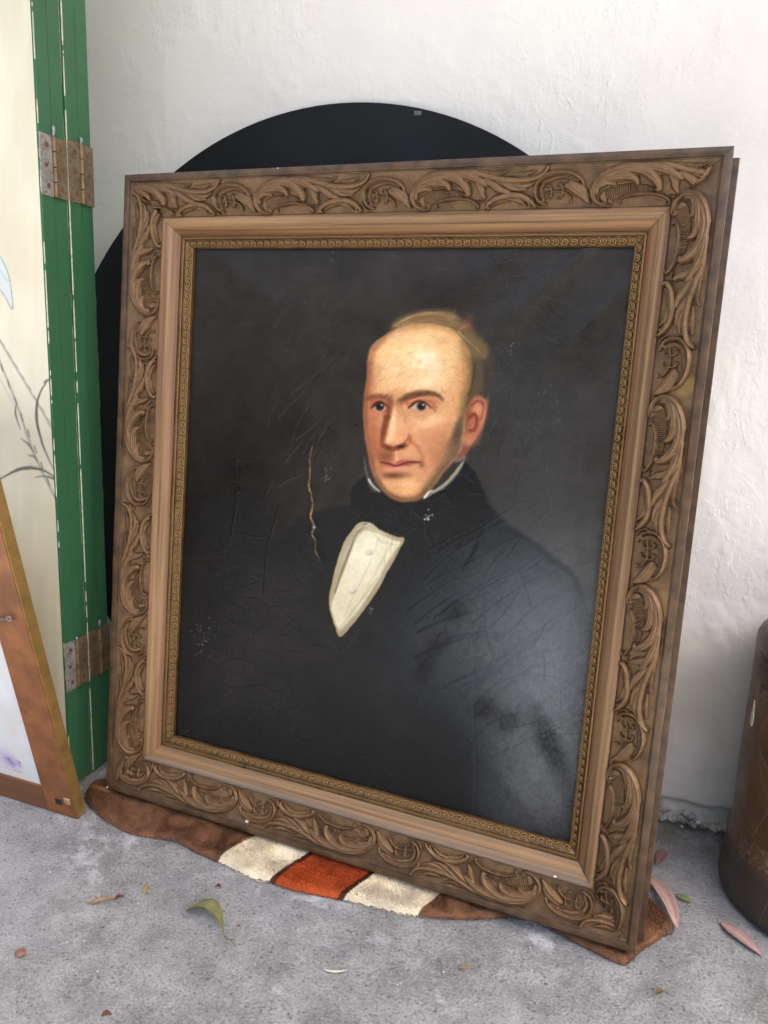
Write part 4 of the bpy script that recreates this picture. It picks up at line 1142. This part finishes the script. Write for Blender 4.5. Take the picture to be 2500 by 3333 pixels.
# ================================================================ FOLDED SCREEN
SXR = -.8799; PY = [.9165, .9445, .9730, 1.0010, 1.0295]; SH = 1.72
screen = empty('folding_screen', Matrix.Translation((SXR-.25, .97, 0)))
tag(screen, 'folded green screen of four panels with cream bamboo painted front', 'folding screen')
def loc_s(x, y, z): return (x-(SXR-.25), y-.97, z)
rs = np.random.RandomState(3)
for i in range(4):
    g = .0013
    mb = MB(); mb.box(-.25, .25-(.0, .0022, .0008, .0030)[i], PY[i]+g-.97, PY[i+1]-g-.97, .003, SH)
    pan = obj('panel', mb.mesh('panel', GREEN, False, .0012, 2), screen)
    # chipped paint along the two upright corners
    for side, yy, dens in ((0, PY[i]+g, (.36, .02, .86, .02)[i]), (1, PY[i+1]-g, (.02, .86, .02, .22)[i])):
        if dens < .1: continue
        V = []; Fc = []; n = 560
        zz = np.linspace(.006, 1.34, n); wn = fbm(zz*34, zz*0+i*7+side*3, 90+i*2+side, 4); w2 = fbm(zz*160, zz*0+i, 95+i, 2)
        w = np.clip((wn-(.72-dens*.42))*9, 0, 1)*(.0002+.0011*w2**2*dens)
        xe = .25-(.0, .0022, .0008, .0030)[i]; sg = 1 if side == 0 else -1
        for z, ww in zip(zz, w):
            yb = yy-.97
            V += [(xe+.00025, yb+sg*(.0008+ww), z), (xe+.00025, yb+sg*.0006, z), (xe-.0006, yb-sg*.00025, z), (xe-.0008-ww*.8, yb-sg*.00025, z)]
        for q in range(n-1):
            if w[q] <= 0 and w[q+1] <= 0: continue
            for e in range(3): Fc.append((q*4+e, q*4+e+1, q*4+e+5, q*4+e+4))
        if Fc: obj('chipped_edge', mesh_from('chipped_edge', V, Fc, CREAMCHIP, False), pan)
    if i == 0:
        # cream front with ink bamboo
        xs = np.concatenate([np.linspace(-.249, .10, 30), np.arange(.1015, .2481, .0015)]); zs = np.arange(.004, 1.36, .002)
        Xg, Zg = np.meshgrid(xs, zs)
        P3 = np.stack([Xg+SXR-.25, np.full(Xg.shape, PY[0]), Zg], -1); pp = project(P3)
        _xa = np.arange(-260., 340., 1.6); _ya = np.arange(-260., 2760., 2.4)
        p = Painter(*np.meshgrid(_xa, _ya), (212, 205, 180))
        p.img += (fbm(p.X/110, p.Y/220, 130, 4)-.5)[..., None]*.10*np.array([.8, .9, 1.3])
        p.img *= 1+(fbm(p.X/16, p.Y/400, 133, 3)-.5)[..., None]*.04
        K = lambda Lq: [(x/1.8433, 1100+y/1.8433) for x, y in Lq]
        ink, pale = (86, 88, 80), (150, 150, 136)
        p.stroke(K([(-40, -60), (0, 20), (120, 220), (240, 420), (310, 545)]), 3.4, pale, 2, .75, 3)
        p.stroke(K([(-40, 60), (0, 150), (100, 400), (200, 690), (325, 950)]), 3.4, pale, 2, .75, 4)
        p.stroke(K([(0, 250), (60, 360), (100, 430)]), 1.4, (170, 172, 160), 2, .8)
        for q in range(9):
            f = q/8.
            p.stroke(K([(0+40*q, 16+66*q), (26+40*q, 50+66*q)]), 1.2, ink, 1.6, .6)
            p.stroke(K([(4+40*q, 158+98*q), (16+40*q, 200+98*q)]), 2.2, ink, 1.6, .65)
        p.stroke(K([(322, 795), (262, 660), (222, 520), (218, 420), (238, 330), (292, 246)]), 1.2, ink, 2, .9, 1.6, 5)
        p.stroke(K([(326, 832), (250, 792), (150, 780), (60, 812), (-20, 862)]), 1.6, ink, 2, .9, 1.2, 6)
        p.stroke(K([(326, 845), (270, 830), (205, 838)]), 5, ink, 2, .8, .8)
        p.stroke(K([(96, 395), (92, 460), (120, 550)]), 1.0, ink, 2, .8, 1, 3)
        p.stroke(K([(122, 604), (170, 640), (200, 690)]), .8, ink, 2, .8, 1, 3.4)
        p.stroke(K([(160, 704), (200, 712), (226, 740)]), .8, ink, 2, .8, 1, 3)
        Q = lambda Lq: [(x/1.3272, y/1.3272) for x, y in Lq]
        p.poly(Q([(-30, 1080), (10, 1110), (30, 1170), (50, 1270), (52, 1335), (20, 1290), (-30, 1200)]), (196, 206, 206), 3, .8)
        p.stroke(Q([(0, 1108), (26, 1160), (44, 1230), (52, 1335), (20, 1280), (-10, 1240)]), 1.0, (90, 100, 104), 1.6, .9)
        p.stroke(Q([(-10, 1150), (20, 1200), (40, 1215)]), 1., (110, 150, 160), 2, .7)
        p.stroke(Q([(190, 1652), (200, 1643), (212, 1640)]), 3, ink, 2, .8)
        obj('painted_front', grid_mesh('painted_front', np.stack([Xg, np.full(Xg.shape, PY[0]+g-.97-.0006), Zg], -1), CREAMM, True, None, srgb2lin(np.clip(sample(p.img, _xa, _ya, pp[..., 0], pp[..., 1]), 0, 1))), pan)
# hinges: two plates and a knuckled barrel each
def hinge(yc, z0, z1, whit, tip):
    h = empty('hinge'); h.parent = screen; h.location = loc_s(SXR, yc, z0)
    Hh = z1-z0
    for sgn, mt in ((-1, HINGEW if whit else HINGE), (1, HINGE)):
        mb = MB(); y0_, y1_ = (-.0265, -.0035) if sgn < 0 else (.0035, .0265)
        mb.box(-.0004, .0018, y0_, y1_, 0, Hh)
        pl = obj('hinge_plate', mb.mesh('hinge_plate', mt, False, .0004, 1), h)
        for q in range(3):
            s = MB(); yy = sgn*(.0135 if q % 2 == 0 else .0165); zz = Hh*(.17+.33*q)
            s.tube([(.0012, yy, zz), (.0024, yy, zz), (.0027, yy, zz)], [.0034, .0034, .0026], 12)
            sc = obj('screw', s.mesh('screw', SCREWM, False), pl)
    for q in range(4):
        a, b = Hh*q/4., Hh*(q+1)/4.-.0012
        s = MB(); s.tube([(.0024, 0, a), (.0024, 0, b)], .0036, 14)
        obj('knuckle', s.mesh('knuckle', PINM, False, .0004, 1), h)
    s = MB(); s.tube([(.0024, 0, Hh-.002), (.0024, 0, Hh+.008*tip), (.0024, 0, Hh+.013*tip), (.0024, 0, Hh+.016*tip)], [.0030, .0036, .0032, .0012], 12)
    obj('pin_tip', s.mesh('pin_tip', GREYSTEEL, True), h)
    return h
hinge(PY[1]-.0002, .972, 1.057, True, 1.0); hinge(PY[3], .973, 1.061, False, .6)
hinge(PY[1]-.0002, .182, .268, True, .35); hinge(PY[3], .183, .269, False, 1.0)

# ================================================================ PICTURE FRAME SEEN FROM BEHIND (left edge)
bo = np.array([-.8117, .8558, .0005]); bv = np.array([0, -.2156, .9765]); bn = np.array([0, -.9765, -.2156])
MBK = Matrix([[(1., 0, 0)[i], bv[i], bn[i], bo[i]] for i in range(3)]+[[0, 0, 0, 1]])
pic = empty('picture_frame', MBK)      # local x right, y up the frame, z towards the viewer; right-hand edge at x = 0
tag(pic, 'brown wooden picture frame turned to show its back, with white backing sheet', 'picture frame')
PW, PH, ST = .46, .60, .0597
for nm, (xa, xb, ya, yb), mt in (('stile', (-ST, 0, 0, PH), DARKWOOD), ('stile', (-PW, -PW+ST, 0, PH), DARKWOOD), ('rail', (-PW+ST+.0004, -ST-.0004, 0, .0505), DARKWOODH), ('rail', (-PW+ST+.0004, -ST-.0004, PH-.0505, PH), DARKWOODH)):
    mb = MB(); mb.box(xa, xb, ya, yb, -.019, 0)
    o = obj(nm, mb.mesh(nm, mt, False, .0008, 2), pic)
    if nm == 'stile' and xb == 0:
        mb = MB(); mb.box(.0002, .0022, .0002, PH, -.0195, -.0012)
        obj('gilded_edge', mb.mesh('gilded_edge', GOLDSIDE, False, .0005, 1), o)
mb = MB(); mb.box(-PW, -.001, -.0004, .0006, -.0195, -.001)
xs = np.linspace(-PW+ST-.004, -ST+.004, 150); ys = np.linspace(.046, PH-.046, 240)
Xg, Yg = np.meshgrid(xs, ys)
p = Painter(Xg*1000, Yg*1000, (206, 207, 208))
p.img += (fbm(Xg*22, Yg*22, 140, 4)-.5)[..., None]*.09*np.array([.7, .9, 1.4])
p.blob(-118, 82, 16, 12, (150, 132, 176), .75); p.blob(-128, 92, 20, 16, (176, 164, 190), .6)
for q in range(18):
    r_ = np.random.RandomState(q); p.blob(-118+r_.normal()*11, 84+r_.normal()*7, 2.4, 2., [(98, 82, 140), (120, 128, 170), (196, 160, 180)][q % 3], .7)
for q in range(5): p.stroke([(-104+q*2.6, 76), (-105+q*2.6, 84)], .35, (120, 116, 130), .6, .7)
p.stroke([(-150, 66), (-100, 66)], .8, (206, 120, 130), 1.0, .8)
p.stroke([(-150, 170), (-100, 150), (-70, 112)], .5, (190, 188, 178), 1.2, .6)
p.blob(-90, 150, 10, 16, (206, 200, 182), .5); p.blob(-112, 58, 26, 6, (208, 200, 176), .5)
obj('backing_sheet', grid_mesh('backing_sheet', np.stack([Xg, Yg, np.full(Xg.shape, -.0035)], -1), ATTRM, True, None, srgb2lin(np.clip(p.img, 0, 1))), pic)
mb = MB(); mb.box(-.0355, -.0235, .0225, .0330, .0002, .0012)
obj('black_felt_pad', mb.mesh('black_felt_pad', m_flat('black_felt', lin(40, 38, 38), .9)), pic)
mb = MB(); mb.box(-.0145, -.0035, .030, .0425, .0002, .0030)
obj('rubber_bumper', mb.mesh('rubber_bumper', m_flat('yellowed_rubber', lin(168, 140, 112), .35, 0, .15), True, .001, 2), pic)
eye_ = MB()
eye_.tube([(-.0226+.004*math.cos(t), .3806+.004*math.sin(t), .005) for t in np.linspace(0, 6.2, 14)], .0012, 6)
eye_.tube([(-.0226, .3806, .0), (-.0226, .3766, .0045)], .0014, 6)
obj('screw_eye', eye_.mesh('screw_eye', GREYSTEEL, True), pic)
wr = MB()
for ph in (0, math.pi):
    wr.tube([(-.0262-i*.0026, .380-.00068*i+.0011*math.sin(i*1.3+ph), .005+.0011*math.cos(i*1.3+ph)) for i in range(40)], .0007, 5)
obj('hanging_wire', wr.mesh('hanging_wire', GREYSTEEL, True), pic)

# ================================================================ STONEWARE PIPE
pr = [(.06, .002), (.127, .002), (.1325, .006), (.1335, .02), (.1325, .055), (.1300, .066), (.1315, .072), (.1328, .082), (.1300, .096), (.1275, .108), (.1290, .16), (.1300, .24), (.1306, .310), (.1310, .334)]
for gz_ in (.338, .350, .362, .374):
    pr += [(.1312, gz_), (.1262, gz_+.0020), (.1260, gz_+.0040), (.1308, gz_+.0062)]
pr += [(.1310, .386), (.1300, .398), (.1255, .408), (.118, .413), (.106, .4145), (.100, .413), (.0975, .405), (.0975, .03), (.06, .02)]
pipe = obj('stoneware_pipe', lathe('stoneware_pipe', pr, PIPEM, 96, lambda t, z: .0008*math.sin(3*t+z*9)+.0005*math.sin(11*t-z*30)))
pipe.location = (.305, 1.128, 0)
tag(pipe, 'brown salt glazed stoneware pipe standing on the concrete against the wall', 'pipe')
cp = on_axis((2453, 2322), 1, 1.06)
V = [(0, 0, .002)]; r_ = random.Random(4)
outl = [(0, .022), (.003, .012), (.0025, .004), (.005, -.002), (.004, -.016), (.0015, -.020), (-.003, -.019), (-.004, -.008), (-.0022, .004)]
V = [(x, .0, z) for x, z in outl]+[(x*.9, -.0016, z*.9) for x, z in outl]
nn = len(outl)
Fc = [tuple(range(nn, 2*nn))]+[(q, (q+1) % nn, nn+(q+1) % nn, nn+q) for q in range(nn)]
ang = math.atan2(cp[1]-1.128, cp[0]-.305)
dv = ray((2453, 2322)); # where that line of sight meets the pipe
a_ = dv[0]**2+dv[1]**2; b_ = -(dv[0]*.305+dv[1]*1.128); c_ = .305**2+1.128**2-.1300**2
tt = (-b_-math.sqrt(max(0, b_*b_-a_*c_)))/a_; hp = CAM+dv*tt
ch = obj('bare_chip', mesh_from('bare_chip', V, Fc, m_flat('bare_clay', lin(206, 196, 172), .9, 0, .3, 200.), False), pipe)
an = math.atan2(hp[1]-1.128, hp[0]-.305)
ch.location = (hp[0]-.305+.0004*math.cos(an), hp[1]-1.128+.0004*math.sin(an), hp[2]); ch.rotation_euler = (0, 0, an+math.pi/2)

# ================================================================ TOWEL
TP = [(-.852, .925), (-.853, .940), (-.84, .955), (-.80, .968), (-.70, .985), (-.50, 1.0), (-.30, 1.01), (-.1, 1.03), (.03, 1.05), (.071, 1.037), (.105, .991), (.088, .962), (.062, .926), (.046, .897), (.036, .893),
      (.003, .901), (-.035, .911), (-.065, .922), (-.088, .929), (-.139, .904), (-.184, .884), (-.234, .868), (-.278, .862), (-.34, .857), (-.395, .849), (-.447, .848), (-.486, .846), (-.544, .856), (-.587, .862), (-.635, .871), (-.674, .864), (-.711, .860), (-.771, .873), (-.819, .893), (-.843, .910)]
TC = catmull(TP, True, 4)
def towel_z(x, y):
    sdv = poly_sd(TC, x, y)
    t = np.clip(sdv, 0, 1)
    z = .0108*(1-np.exp(-t/.0042))
    bx = .0085*np.exp(-((x+.825)/.035)**2)*(1-np.exp(-t/.012))             # rolled left end
    z += bx
    fold = .0055*np.cos((x*1.0-y*.55+.30)*62)*np.exp(-((x+.66)/.11)**2)
    fold += .003*np.cos((x*.8+y*.5)*58+1)*np.exp(-((x+.02)/.12)**2)
    fold += (fbm(x*13, y*13, 150, 3)-.5)*.006
    z += fold*(1-np.exp(-t/.010))
    z -= .007*np.exp(-((x+.690-(y-.89)*.45)/.007)**2)*(1-np.exp(-t/.02))   # pinched crease
    # pressed flat under the frame, which rests at about z = .017
    fy = .9167-.02615*(x+.804)
    lid = .0175+np.clip(fy+.012-y, 0, 1)*.6
    z = np.minimum(z, lid-.002)
    return np.maximum(z, .0008), sdv
def towel_col(x, y):
    s = x-(y-.86)*.45
    wob = (fbm(x*25, y*25, 160, 2)-.5)*.006; s = s+wob
    br, wh, orr, bd = np.array((112, 80, 60)), np.array((224, 214, 192)), np.array((176, 84, 46)), np.array((84, 50, 36))
    c = np.zeros(x.shape+(3,)); c[:] = br
    c[(s > -.544) & (s < -.449)] = wh
    c[(s >= -.449) & (s < -.339)] = bd
    c[(s >= -.441) & (s < -.347)] = orr
    c[(s >= -.339) & (s < -.236)] = wh
    c[s >= -.236] = br*1.06
    n = fbm(x*40, y*40, 165, 3)[..., None]
    return srgb2lin(np.clip(c/255.*(.86+.28*n), 0, 1))
xs = np.arange(-.865, .115, .0013); ys = np.arange(.838, 1.055, .0013)
Xg, Yg = np.meshgrid(xs, ys)
Zg, sdv = towel_z(Xg, Yg)
ins = sdv > -.0002
keep = ins[:-1, :-1] & ins[1:, :-1] & ins[:-1, 1:] & ins[1:, 1:]
towel = obj('towel', grid_mesh('towel', np.stack([Xg, Yg, Zg], -1), TOWELM, True, keep, towel_col(Xg, Yg)))
tag(towel, 'brown, cream and orange striped terry towel spread under the gilt frame', 'towel')
# loops of the pile
rs = np.random.RandomState(21); N = 260000
x = rs.uniform(-.86, .11, N); y = rs.uniform(.84, 1.05, N)
sdv = poly_sd(TC, x, y); k = (sdv > -.002) & ((y < .965) | (x > .02)); x, y = x[k], y[k]
z, sdv = towel_z(x, y); c = towel_col(x, y)
a = fbm(x*22, y*22, 170, 3)*9+rs.normal(0, .5, len(x)); ln = rs.uniform(.0028, .0052, len(x))
out = np.clip(1-sdv/.008, 0, 1)
tl = rs.uniform(.35, .9, len(x)); w = .00045
dx, dy = np.cos(a)*tl*ln, np.sin(a)*tl*ln; dz = np.sqrt(np.maximum(1e-9, 1-tl**2))*ln*(1-.6*out)
P = np.empty((len(x), 3, 3)); P[:, 0] = np.stack([x-np.sin(a)*w, y+np.cos(a)*w, z-.0006], -1); P[:, 1] = np.stack([x+np.sin(a)*w, y-np.cos(a)*w, z-.0006], -1)
P[:, 2] = np.stack([x+dx, y+dy, np.maximum(z+dz, .0004)], -1)
# nothing may poke into the frame resting on it
fy = .9167-.02615*(P[:, 2, 0]+.804)
P[:, 2, 2] = np.where((P[:, 2, 1] > fy-.004) & (P[:, 2, 0] < .058), np.minimum(P[:, 2, 2], .0168), P[:, 2, 2])
me = bpy.data.meshes.new('towel_pile'); n = len(x)
me.vertices.add(n*3); me.vertices.foreach_set('co', P.astype(np.float32).ravel())
me.loops.add(n*3); me.loops.foreach_set('vertex_index', np.arange(n*3, dtype=np.int32))
me.polygons.add(n); me.polygons.foreach_set('loop_start', np.arange(0, n*3, 3, dtype=np.int32))
me.update(calc_edges=True); me.validate()
set_color(me, np.repeat(c*rs.uniform(.75, 1.4, (n, 1)), 3, 0)); me.materials.append(TOWELM)
tag(obj('towel_pile', me, towel), kind='stuff')

# ================================================================ FALLEN LEAVES AND LITTER
def leaf(name, p0, p1, wid, mat, label, cat='leaf', bend=.0, lift=.0, curl=.0, stem=0., z0=.0012, tw=0., group=None, pw=1.0):
    p0 = np.array(p0[:2]); p1 = np.array(p1[:2]); d = p1-p0; L = np.hypot(*d); nrm = np.array([-d[1], d[0]])/L
    n, m = 22, 7; V = []; C = []
    for i in range(n+1):
        t = i/n; prof = (math.sin(math.pi*t**.8)**pw)*(1-.15*t)+.015
        c = d*t+nrm*bend*L*math.sin(math.pi*t)
        for j in range(m):
            s = (j/(m-1)-.5)*2; r = wid*.5*prof
            zz = lift*math.sin(math.pi*t*.9)+curl*abs(s)**1.6*prof+tw*s*prof*t+.0004*math.sin(t*40)*abs(s)
            V.append((c[0]+nrm[0]*r*s*(1-curl*8), c[1]+nrm[1]*r*s*(1-curl*8), zz)); C.append(1. if abs(s) < .1 else (.35 if (i+int(abs(s)*3)) % 4 == 0 else 0.))
    Fc = [(i*m+j, i*m+j+1, (i+1)*m+j+1, (i+1)*m+j) for i in range(n) for j in range(m-1)]
    me = mesh_from(name, V, Fc, mat); set_color(me, np.array(C))
    o = obj(name, me); o.location = (p0[0], p0[1], z0)
    sol = o.modifiers.new('thickness', 'SOLIDIFY'); sol.thickness = .0005; sol.offset = 1
    tag(o, label, cat, group or {'leaf': 'leaves fallen on the concrete', 'husk': 'husks fallen on the concrete'}.get(cat))
    if stem:
        sgn = 1; e = d/L; mb = MB()
        mb.tube([(d[0], d[1], .001), (d[0]+e[0]*stem*.5, d[1]+e[1]*stem*.5, .0008), (d[0]+e[0]*stem, d[1]+e[1]*stem-.002, .0008)], [.0007, .0006, .0008], 6)
        obj('stem', mb.mesh('stem', mat, True), o)
    return o
PINK = m_leaf('pink_dry_leaf', lin(140, 112, 110), lin(164, 134, 130))
PINKS = m_leaf('spotted_pink_leaf', lin(150, 122, 116), lin(174, 144, 134), lin(92, 72, 70))
GRN = m_leaf('olive_green_leaf', lin(88, 90, 54), lin(120, 117, 76), None, .35)
GRN2 = m_leaf('pale_green_leaf', lin(96, 108, 66), lin(124, 134, 88))
TAN = m_leaf('tan_dry_leaf', lin(126, 102, 74), lin(154, 128, 98))
YEL = m_leaf('yellow_dry_leaf', lin(124, 106, 58), lin(148, 128, 74))
STRAW = m_leaf('pale_straw', lin(196, 192, 170), lin(216, 212, 192))
BRN = m_leaf('dark_brown_husk', lin(70, 44, 30), lin(104, 66, 44))
PLUM = m_leaf('plum_dry_leaf', lin(112, 76, 78), lin(138, 98, 98))
leaf('fallen_leaf', (.070, 1.086), (.110, .984), .025, PINKS, 'long spotted pink leaf lying against the right corner of the towel', bend=.04, lift=.010, curl=.004, z0=.0016, pw=.6)
leaf('fallen_leaf', (.168, 1.026), (.219, .978), .021, PINK, 'pink veined leaf lying flat on the concrete before the stoneware pipe', lift=.003, curl=.002)
leaf('fallen_leaf', (.094, 1.163), (.082, 1.116), .016, PLUM, 'small dull plum leaf on the concrete behind the gilt frame', lift=.002, curl=.002)
leaf('fallen_leaf', (.111, 1.058), (.133, 1.051), .011, GRN2, 'small pale green oval leaf on the concrete beside the long pink leaf', lift=.002, curl=.001, pw=.7)
leaf('fallen_leaf', (-.531, .752), (-.458, .733), .026, GRN, 'curled olive green leaf with a stem lying on open concrete', bend=.16, lift=.013, curl=.010, stem=.022, tw=-.004)
lf = leaf('fallen_leaf', (-.664, .710), (-.634, .735), .008, TAN, 'narrow tan leaf with a dark tip on open concrete', lift=.002, curl=.001)
leaf('fallen_leaf', (-.604, .757), (-.611, .776), .006, YEL, 'tiny yellow leaf on the concrete in front of the brown towel', lift=.003, curl=.001)
leaf('straw', (-.313, .735), (-.286, .746), .0036, STRAW, 'pale curved sliver of straw on open concrete', 'straw', bend=-.12, lift=.001)
leaf('leaf_husk', (-.636, .733), (-.626, .742), .007, BRN, 'dark brown husk at the tip of the narrow tan leaf', 'husk', lift=.002, curl=.001)
leaf('leaf_husk', (-.524, .575), (-.513, .581), .008, BRN, 'brown curled husk alone on bare concrete', 'husk', lift=.003, curl=.002)
a_ = on_floor((1250+320/1.3272, 2200+1262/1.3272)); b_ = on_floor((1250+380/1.3272, 2200+1266/1.3272))
leaf('fallen_leaf', a_, b_, .006, TAN, 'thin tan dry leaf on the concrete in front of the cream stripe', lift=.002)
a_ = on_floor((1250+1175/1.3272, 2200+1378/1.3272)); b_ = on_floor((1250+1210/1.3272, 2200+1370/1.3272))
leaf('leaf_husk', a_, b_, .008, m_leaf('greenish_husk', lin(84, 76, 42), lin(120, 104, 60)), 'greenish brown husk on the concrete in front of the pipe', 'husk', lift=.004, curl=.002)
a_ = on_floor((930/1.3272, 2200+912/1.3272)); b_ = on_floor((955/1.3272, 2200+918/1.3272))
leaf('leaf_husk', a_, b_, .007, BRN, 'dark husk on the concrete beside the cream towel stripe', 'husk', lift=.003, curl=.001)
# pebble
mb = MB(); pb = on_floor((90/1.3272, 2200+1205/1.3272))
bm = bmesh.new(); bmesh.ops.create_icosphere(bm, subdivisions=2, radius=.0065)
for v in bm.verts:
    v.co *= 1+.25*math.sin(v.co.x*700)*math.cos(v.co.y*500+1); v.co.z *= .5
me = bpy.data.meshes.new('pebble'); bm.to_mesh(me); bm.free(); me.materials.append(m_flat('brown_pebble', lin(134, 96, 78), .8, 0, .3, 300.))
o = obj('pebble', me); o.location = (pb[0], pb[1], .003); tag(o, 'small flat brown pebble on bare concrete', 'pebble')
# grit
rs = np.random.RandomState(33)
def grit(name, n, mat, smin, smax, area, mean=0):
    mb = MB()
    for i in range(n):
        xx, yy = rs.uniform(area[0], area[1]), rs.uniform(area[2], area[3])
        s = rs.uniform(smin, smax)*(.5+rs.rand()); c = Vector((xx, yy, s*.3)); r1 = rs.uniform(0, 6.28)
        e = [Vector((math.cos(r1+q*1.57), math.sin(r1+q*1.57), 0))*s*rs.uniform(.6, 1.5) for q in range(4)]
        mb.add([c+e[0], c+e[1], c+e[2], c+e[3], c+Vector((0, 0, s*.7)), c-Vector((0, 0, s*.4))], [(0, 1, 4), (1, 2, 4), (2, 3, 4), (3, 0, 4), (1, 0, 5), (2, 1, 5), (3, 2, 5), (0, 3, 5)])
    tag(obj(name, mb.mesh(name, mat)), name.replace('_', ' ')+' scattered thinly over the concrete floor', 'grit', kind='stuff')
grit('dark_grit', 240, m_flat('dark_grit', lin(74, 66, 60), .9), .0005, .0013, (-.95, .3, .48, 1.2))
grit('white_grit', 170, m_flat('white_grit', lin(224, 222, 216), .9), 0.0006, .0013, (-.95, .3, .48, 1.25))
grit('red_grit', 60, m_flat('red_grit', lin(120, 72, 62), .9), .0008, .002, (-.95, .3, .48, 1.2))
